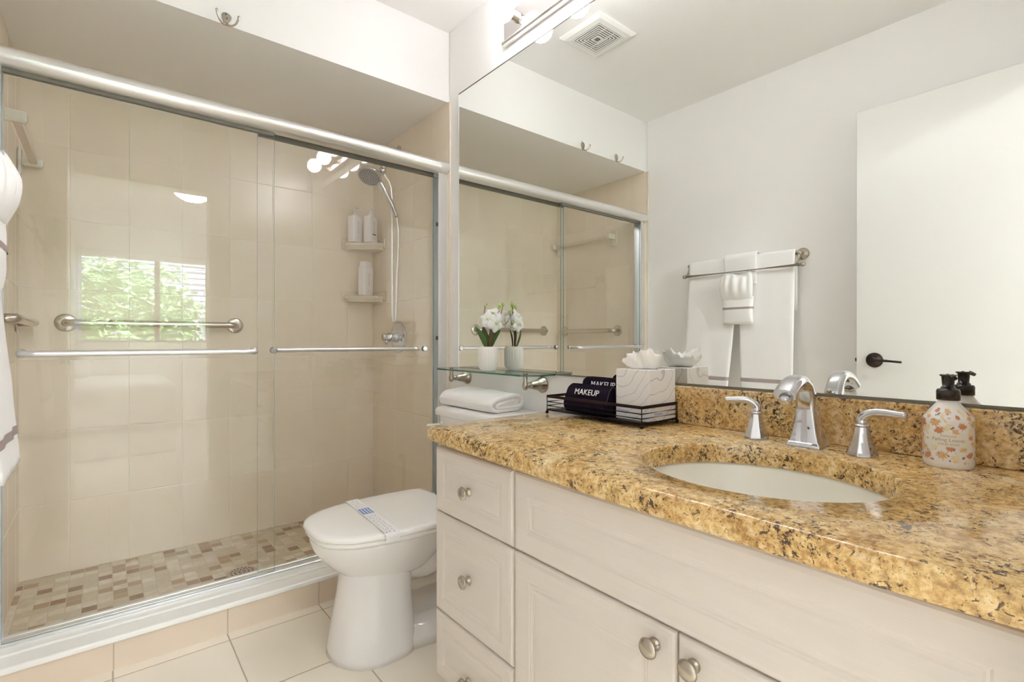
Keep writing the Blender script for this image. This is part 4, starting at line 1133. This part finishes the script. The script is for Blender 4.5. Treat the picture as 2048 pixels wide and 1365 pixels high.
for s in [k*0.075-0.93 for k in range(26)]:
    if -0.08 < s < 0.38: continue
    for e in (-0.55, -0.1, 0.45):
        bq(s+rnd.uniform(-0.02, 0.02), e+rnd.uniform(-0.15, 0.15), 0.010, 0.06, 2)
obj('paper_strip', bm, ['paper', 'blueprint', 'print'], pb)

# folded towel on the tank
def thick(path, t):
    """closed outline around a 2D path"""
    L, Rr = [], []
    for i, p in enumerate(path):
        a = path[max(i-1, 0)]; b = path[min(i+1, len(path)-1)]
        d = (b-a).normalized(); n_ = Vector((-d.z, 0, d.x)) if abs(d.y) < 1e-6 else Vector((-d.z, 0, d.x))
        L.append(p+n_*t/2); Rr.append(p-n_*t/2)
    e0 = path[0]-(path[1]-path[0]).normalized()*t*0.4; e1 = path[-1]+(path[-1]-path[-2]).normalized()*t*0.4
    return L+[e1]+list(reversed(Rr))+[e0]
ft = thing('folded_towel', 'thick white folded towel lying on the toilet tank lid', 'towel', (1.15, 1.58, 0.728))
tz0 = 0.7285
fold = [(0.030, 0.0315), (-0.010, 0.029), (-0.042, 0.025), (-0.050, 0.018), (-0.040, 0.009), (0.030, 0.008), (0.062, 0.014), (0.068, 0.030), (0.060, 0.045), (0.030, 0.0495), (-0.030, 0.0435), (-0.062, 0.034), (-0.076, 0.020), (-0.070, 0.008), (-0.050, -0.001), (0.0, -0.0), (0.045, -0.0005)]
pth = smooth_path([Vector((a, 0, b)) for a, b in fold], 4)
# outer body: a rounded slab; end folds: the thick path at both ends
ny = 30; rg = []
out = thick(pth, 0.0125)
hull = [(-0.083, 0.020), (-0.080, 0.004), (-0.066, -0.006), (0.0, -0.007), (0.052, -0.006), (0.074, 0.002), (0.0765, 0.025), (0.072, 0.046), (0.050, 0.056), (0.0, 0.054), (-0.050, 0.047), (-0.072, 0.036)]
hs = smooth_path([Vector((a, 0, b)) for a, b in hull]+[Vector((hull[0][0], 0, hull[0][1]))], 5)[:-1]
bm = B()
TX, TYa, TYb = 1.152, 1.440, 1.805
def tw(p, y, f):
    k = 1+0.10*f; nz = mnoise.noise(Vector((p.x*22+3, y*14, p.z*30)))*0.0035
    return (TX+p.x+nz*0.5, y, tz0+0.0075+p.z*(k)+ (nz*0.8 if p.z > 0.02 else 0))
for j in range(ny+1):
    f = j/ny; y = TYa+0.006+(TYb-TYa-0.006)*f
    e = max(0, (f-0.93)/0.07)
    rg.append([tw(Vector((p.x*(1-0.12*e*e), 0, 0.02+(p.z-0.02)*(1-0.25*e*e))), y, f) for p in hs])
ring_bridge(bm, rg)
R2 = [[tw(p, TYa-0.004 if i == 0 else y, 0) for p in out] for i, y in enumerate((TYa-0.004, TYa, TYa+0.012))]
R2[0] = [tw(Vector((p.x, 0, p.z)), TYa-0.002, 0) for p in thick(pth, 0.0075)]
ring_bridge(bm, R2)
obj('towel_folds', bm, 'towel', ft, smooth=True)

# dark toilet brush behind the bowl
br = thing('toilet_brush', 'dark bronze toilet brush holder in the gap beside the shower', 'toilet brush', (1.17, 1.845, 0))
bm = B(); lathe(bm, (1.17, 1.845, 0.0005), (0, 0, 1), [(0, 0.040), (0.01, 0.042), (0.17, 0.036), (0.20, 0.030)], 28); obj('holder', bm, 'bronze', br)
bm = B(); tube(bm, smooth_path([(1.17, 1.845, 0.20), (1.17, 1.845, 0.30), (1.169, 1.847, 0.38), (1.160, 1.849, 0.415), (1.142, 1.852, 0.41)], 5), lerp_list([0.007, 0.008, 0.012, 0.010], 21), 12); obj('handle', bm, 'bronze', br)

# ------------------------------------------------------------------ glass shelf with its brackets
GZ = 0.868
gs = thing('glass_shelf', 'clear glass shelf on two nickel brackets at the lower corner of the mirror', 'shelf', (1.20, 1.62, GZ))
bm = B()
poly = [(W-0.004, 1.300), (1.180, 1.300), (1.128, 1.345), (1.128, 1.905), (1.160, 1.965), (W-0.004, 1.965)]
prism(bm, poly, 'z', GZ-0.003, GZ+0.003)
g = obj('glass_plate', bm, ['shelfglass', 'shelfedge'], gs)
for p in g.data.polygons:
    if abs(p.normal.z) < 0.5: p.material_index = 1
for y in (1.375, 1.872):
    bm = B()
    zc = 0.828
    lathe(bm, (W+0.0045, y, zc), (-1, 0, 0), [(0, 0.031), (0.004, 0.031), (0.008, 0.0265), (0.030, 0.019), (0.056, 0.0125), (0.060, 0.0095), (0.064, 0.0120), (0.070, 0.0085), (0.078, 0.0085)], 28)
    bx_ = W-0.080
    lathe(bm, (bx_, y, zc-0.016), (0, 0, 1), [(0, 0.003), (0.004, 0.009), (0.014, 0.0125), (0.024, 0.010), (0.034, 0.0070), (0.0505, 0.0085), (0.0525, 0.0085)], 20)
    b_ = obj('bracket', bm, 'nickel', gs)
    bm = B(); lathe(bm, (bx_, y, GZ+0.0032), (0, 0, 1), [(0, 0.008), (0.003, 0.0078), (0.0055, 0.004)], 16); obj('cap_nut', bm, 'nickel', b_)

# orchid in a ribbed pot
OX, OY, OZ = 1.193, 1.621, GZ+0.0034
oc = thing('potted_orchid', 'white artificial orchid in a ribbed white pot on the glass shelf', 'potted plant', (OX, OY, OZ))
bm = B(); n = 96
def pot_ring(r, z, amp): return [(OX+math.cos(k/n*2*PI)*(r+amp*abs(math.cos(k/n*2*PI*12))), OY+math.sin(k/n*2*PI)*(r+amp*abs(math.cos(k/n*2*PI*12))), OZ+z) for k in range(n)]
ring_bridge(bm, [pot_ring(0.026, 0.0003, 0), pot_ring(0.031, 0.004, 0.0005), pot_ring(0.0375, 0.016, 0.0018), pot_ring(0.0380, 0.050, 0.0022), pot_ring(0.0380, 0.084, 0.0018), pot_ring(0.0355, 0.093, 0.0008), pot_ring(0.033, 0.096, 0), pot_ring(0.030, 0.094, 0), pot_ring(0.029, 0.084, 0)], cap=(True, True))
obj('pot', bm, 'vase', oc)
def leaf_(bm, p0, p1, p2, w, mi=0, fold=0.3):
    pts = smooth_path([p0, p1, p2], 6); m_ = len(pts); L = []
    side = (Vector(p2)-Vector(p0)).cross(Vector((0.75, 0.65, 0.0))).normalized()
    # face roughly the room
    side = (Vector(p2)-Vector(p0)).normalized().cross(Vector((-0.6, -0.75, 0.1))).normalized()
    for i, p in enumerate(pts):
        t = i/(m_-1); ww = w*(math.sin(PI*min(1, t*0.93+0.10))**0.75)
        nrm = Vector((-0.6, -0.75, 0.1)).normalized()
        L.append([p-side*ww+nrm*ww*fold, p+Vector((0, 0, 0)), p+side*ww+nrm*ww*fold])
    ring_bridge(bm, L, closed=False, cap=(False, False), mi=mi)
ob = Vector((OX, OY, OZ+0.090))
# right (+x in photo) is -y / +x ; use R = image right, U = up
Rv = Vector((0.7761, -0.6306, 0)); Uv = Vector((0, 0, 1)); Fv = Vector((-0.6306, -0.7761, 0))
def im(r, u, f=0.0): return ob+Rv*r+Uv*u+Fv*f
LEAVES = [((-0.004, 0, 0.006), (-0.022, 0.045, 0.018), (-0.050, 0.088, 0.02), 0.011, 'leaf'), ((0.002, 0, 0.0), (-0.010, 0.05, 0.0), (-0.020, 0.088, 0.0), 0.012, 'leaf'), ((0.006, 0, 0.004), (0.014, 0.05, 0.01), (0.022, 0.092, 0.01), 0.011, 'leafb'), ((0.006, 0, -0.005), (0.022, 0.04, -0.006), (0.050, 0.075, -0.008), 0.013, 'leaf')]
for a, b, c, w, mt in LEAVES:
    bm = B(); leaf_(bm, im(*a), im(*b), im(*c), w); lo = obj('leaf', bm, mt, oc, smooth=True)
    sd = lo.modifiers.new('thick', 'SOLIDIFY'); sd.thickness = 0.0012
stems = [[(-0.008, -0.01), (-0.012, 0.06), (-0.014, 0.14), (-0.010, 0.168)], [(0.004, -0.01), (0.022, 0.06), (0.050, 0.095), (0.052, 0.13), (0.060, 0.170)], [(0.002, -0.01), (0.008, 0.07), (0.030, 0.12), (0.045, 0.150)], [(0.004, -0.01), (0.030, 0.08), (0.075, 0.10), (0.095, 0.15), (0.105, 0.178)]]
for st in stems:
    bm = B(); tube(bm, smooth_path([im(a, b, 0.006) for a, b in st], 5), 0.0013, 6); obj('stem', bm, 'stem', oc)
for a, b in (((-0.013, 0.135), (0.006, 0.139)), ((-0.012, 0.085), (0.008, 0.100))):
    bm = B(); tube(bm, [im(*a, 0.006), im(*b, 0.006)], 0.0011, 6); obj('stem', bm, 'stem', oc)
buds = [(-0.012, 0.168, 0.0030), (-0.005, 0.175, 0.0028), (0.009, 0.139, 0.0065), (0.048, 0.170, 0.0055), (0.044, 0.160, 0.0035), (0.100, 0.184, 0.0060), (0.112, 0.170, 0.0035), (0.093, 0.152, 0.0055), (0.060, 0.176, 0.0050)]
for a, b, r in buds:
    bm = B(); sphere(bm, im(a, b, 0.006), r*1.3, 1, 1, 1.15, 12, 8); obj('bud', bm, 'bud', oc)
def flower(c, fdir, s, roll):
    bm = B(); fdir = Vector(fdir).normalized(); a, b = frame(fdir)
    for k in range(5):
        an = roll+k*2*PI/5; wide = 0.52 if k in (1, 4) else 0.40
        d = a*math.cos(an)+b*math.sin(an); sd = fdir.cross(d)
        L = []
        for i in range(9):
            t = i/8; ww = s*wide*math.sin(PI*min(1, 0.12+t*0.85))**0.7
            cup = fdir*(s*(0.22*t-0.30*t*t))
            L.append([c+d*(s*t)+sd*(ww*q)+cup+fdir*(-0.10*s*q*q) for q in (-1, -0.5, 0, 0.5, 1)])
        ring_bridge(bm, L, closed=False, cap=(False, False), mi=0)
    sphere(bm, c+fdir*s*0.12, s*0.13, 1, 1, 1, 8, 6, mi=1)
    for sg in (-1, 1):
        L = [[c+fdir*s*(0.10+0.35*t)-b*s*0.25*t+a*sg*s*(0.05+0.1*math.sin(PI*t))+a*q*s*0.08*(1-t) for q in (-1, 0, 1)] for t in (0, 0.33, 0.66, 1)]
        ring_bridge(bm, L, closed=False, cap=(False, False), mi=1)
    o = obj('flower', bm, ['petal', 'petalc'], oc, smooth=True)
    sd_ = o.modifiers.new('thick', 'SOLIDIFY'); sd_.thickness = 0.0007
flower(im(0.000, 0.115, 0.022), Fv+Vector((0, 0.3, 0.1)), 0.035, 0.3)
flower(im(0.032, 0.098, 0.028), Fv+Vector((0.5, 0.0, -0.05)), 0.037, 1.0)
flower(im(0.020, 0.138, 0.005), Fv+Vector((0.2, 0.3, 0.5)), 0.035, 0.7)
flower(im(0.038, 0.128, 0.000), Rv+Vector((0, 0, 0.1)), 0.036, 0.2)
flower(im(0.052, 0.105, 0.004), Rv+Fv*0.3+Vector((0, 0, -0.1)), 0.037, 1.3)
flower(im(0.010, 0.090, 0.010), Fv+Vector((0.1, 0.4, -0.6)), 0.026, 0.9)

# ------------------------------------------------------------------ towel rack on the left wall
rk = thing('double_towel_rack', 'brushed nickel double towel rack on the left wall, seen in the mirror', 'towel rack', (LW, 1.37, 1.44))
for y in (1.062, 1.680):
    bm = B()
    lathe(bm, (LW+0.0005, y, 1.440), (1, 0, 0), [(0, 0.030), (0.005, 0.031), (0.009, 0.026), (0.014, 0.014), (0.022, 0.009), (0.034, 0.008), (0.038, 0.012), (0.046, 0.014), (0.054, 0.010), (0.058, 0.003)], 28)
    s = 1 if y < 1.3 else -1
    tube(bm, smooth_path([(LW+0.046, y, 1.435), (LW+0.056, y, 1.412), (LW+0.072, y, 1.388), (LW+0.092, y, 1.376)], 5), lerp_list([0.008, 0.005, 0.0055], 16), 12)
    obj('post', bm, 'nickel', rk)
bm = B(); cyl(bm, (LW+0.046, 1.062, 1.440), (LW+0.046, 1.680, 1.440), 0.0065); obj('back_rail', bm, 'nickel', rk)
bm = B()
cyl(bm, (LW+0.092, 1.035, 1.374), (LW+0.092, 1.680, 1.374), 0.0072)
for y, s in ((1.035, -1), (1.680, 1)): lathe(bm, (LW+0.092, y-s*0.002, 1.374), (0, s, 0), [(0, 0.0072), (0.003, 0.0105), (0.010, 0.0115), (0.018, 0.008), (0.021, 0.001)], 16)
obj('front_rail', bm, 'nickel', rk)

def hanging(name, label, cat, yc_top, w_top, yc_bot, w_bot, z_top, z_bot, xf_, t, bandz, group=None, back=0.30, flare=0.012, fluff=0.004, xb=0.0, seed=1):
    """towel folded over the back rail; the front hang is a slab with soft edges"""
    th2 = thing(name, label, cat, (LW+0.046, yc_top, z_top), group)
    rx, rz = LW+0.046, 1.440
    rows = []
    nz = 44
    def slab(z, u):      # u 0 top .. 1 bottom
        yc = yc_top+(yc_bot-yc_top)*u**1.6; w = w_top+(w_bot-w_top)*u**1.6
        xo = xf_+flare*u
        return yc, w, xo
    bm = B(); bands = B()
    n = 40
    def section(z, u, tt, bmid=None, grow=0.0):
        yc, w, xo = slab(z, u)
        ring = []
        for a, b in rrect(1, 1, 0.4999, 8):
            pass
        pts = []
        m_ = 20
        hw = w/2+grow; ht = tt/2+grow
        for k in range(m_+1): pts.append((ht*math.cos(0), -hw+0.006+(2*hw-0.012)*k/m_))
        outp = [(ht, y_) for _, y_ in pts]+[(ht*0.6, hw-0.001), (0, hw), (-ht*0.6, hw-0.001)]+[(-ht, y_) for _, y_ in reversed(pts)]+[(-ht*0.6, -hw+0.001), (0, -hw), (ht*0.6, -hw+0.001)]
        for dx, dy in outp:
            nn = mnoise.noise(Vector((dy*16+seed*5, z*9, seed)))*fluff*min(1, u*3+0.15)
            ring.append((xo+dx+(nn if dx > -ht*0.5 else 0), yc+dy, z))
        return ring
    zs_ = [z_top-(z_top-z_bot)*k/nz for k in range(nz+1)]
    # front hang
    rg = [section(z, k/nz, t) for k, z in enumerate(zs_)]
    rg[0] = section(z_top, 0, t*0.9)
    # over the rail and down the back, as extra rings with swept section
    pre = []
    for k in range(1, 10):
        a = k/9*PI
        r_ = 0.0075+t/2+xb
        yc, w, xo = slab(z_top, 0)
        cx = xo-r_
        c, s_ = math.cos(a), math.sin(a)
        ring = []
        base = section(z_top, 0, t*0.9)
        for (x, y, z) in base:
            d = x-xo
            ring.append((cx+(r_+d)*c, y, z_top+(r_+d)*s_))
        pre.append(ring)
    bk = []
    for k in range(1, 8):
        zz = z_top-back*k/7
        base = section(z_top, 0, t*0.9)
        bk.append([(2*(xo-r_)-x, y, zz) for (x, y, z) in base])
    full = list(reversed(rg))+pre+bk
    ring_bridge(bm, full)
    o = obj('cloth', bm, 'towel', th2, smooth=True)
    if bandz:
        b2 = B()
        z0, z1 = bandz
        rg2 = []
        for k in range(5):
            z = z1-(z1-z0)*k/4; u = (z_top-z)/(z_top-z_bot)
            rg2.append(section(z, u, t, grow=0.0009))
        ring_bridge(b2, rg2, cap=(False, False)); obj('woven_band', b2, 'band', o, smooth=True)
    return th2
XB = LW+0.046+0.0075
hanging('bath_towel', 'white bath towel with a taupe band on the rack, end nearer the shower', 'towel', 1.522, 0.300, 1.545, 0.272, 1.4445, 0.702, XB+0.0065, 0.013, (0.770, 0.790), 'bath towels on the rack', seed=1, flare=0.058)
hanging('bath_towel', 'white bath towel with a taupe band on the rack, end nearer the open door', 'towel', 1.221, 0.288, 1.205, 0.262, 1.4445, 0.702, XB+0.0065, 0.013, (0.770, 0.790), 'bath towels on the rack', seed=2, flare=0.040)
hanging('hand_towel', 'narrow white hand towel over the middle of the rack between the bath towels', 'towel', 1.357, 0.182, 1.352, 0.178, 1.449, 1.300, XB+0.0205, 0.010, None, seed=3, flare=0.004, xb=0.0145, back=0.22)
# washcloth tucked as a fan in a pocket
wc = thing('tucked_washcloth', 'white washcloth fanned out of a banded pocket at the middle of the towels', 'towel', (LW+0.13, 1.35, 1.09))
wy = 1.350
bm = B()
rg = []
XF = LW+0.112
for k in range(13):
    z = 1.085+k/12*0.145; u = k/12
    hw = 0.083-0.004*math.sin(u*PI); t = 0.012+0.008*math.sin(u*PI*0.8)
    rg.append([(XF+dx*t+mnoise.noise(Vector((dy*30, z*20, 4)))*0.003, wy+dy*hw, z) for dx, dy in rrect(2, 2, 0.55, 4)])
rg[0] = [(XF+(x-XF)*0.7, wy+(y-wy)*0.96, z-0.004) for x, y, z in rg[0]]
ring_bridge(bm, rg); obj('pocket', bm, 'towel', wc, smooth=True)
bm = B(); rg = []
for z in (1.163, 1.167, 1.171, 1.1745):
    u = (z-1.085)/0.145; hw = 0.0855-0.004*math.sin(u*PI); t = 0.0135+0.008*math.sin(u*PI*0.8)
    rg.append([(XF+dx*t, wy+dy*hw, z) for dx, dy in rrect(2, 2, 0.55, 4)])
ring_bridge(bm, rg, cap=(False, False)); obj('woven_band', bm, 'band', wc, smooth=True)
bm = B(); rg = []
n = 56
for k in range(15):
    u = k/14; z = 1.215+u*0.135
    hw = 0.082+0.010*math.sin(u*PI*0.9)
    ring = []
    for j in range(n):
        a = j/n*2*PI; pl = 1+0.34*min(1, u*1.5)*math.sin(11*a+2*u)
        ring.append((XF+0.008+0.010*math.sin(u*PI)+math.cos(a)*(0.010+0.012*math.sin(u*PI))*pl, wy+0.006*u+math.sin(a)*hw*(1+0.05*math.sin(9*a)*u), z+(0.010*math.sin(3*a)+0.006*math.sin(11*a))*u))
    rg.append(ring)
ring_bridge(bm, rg); obj('fan', bm, 'towel', wc, smooth=True)
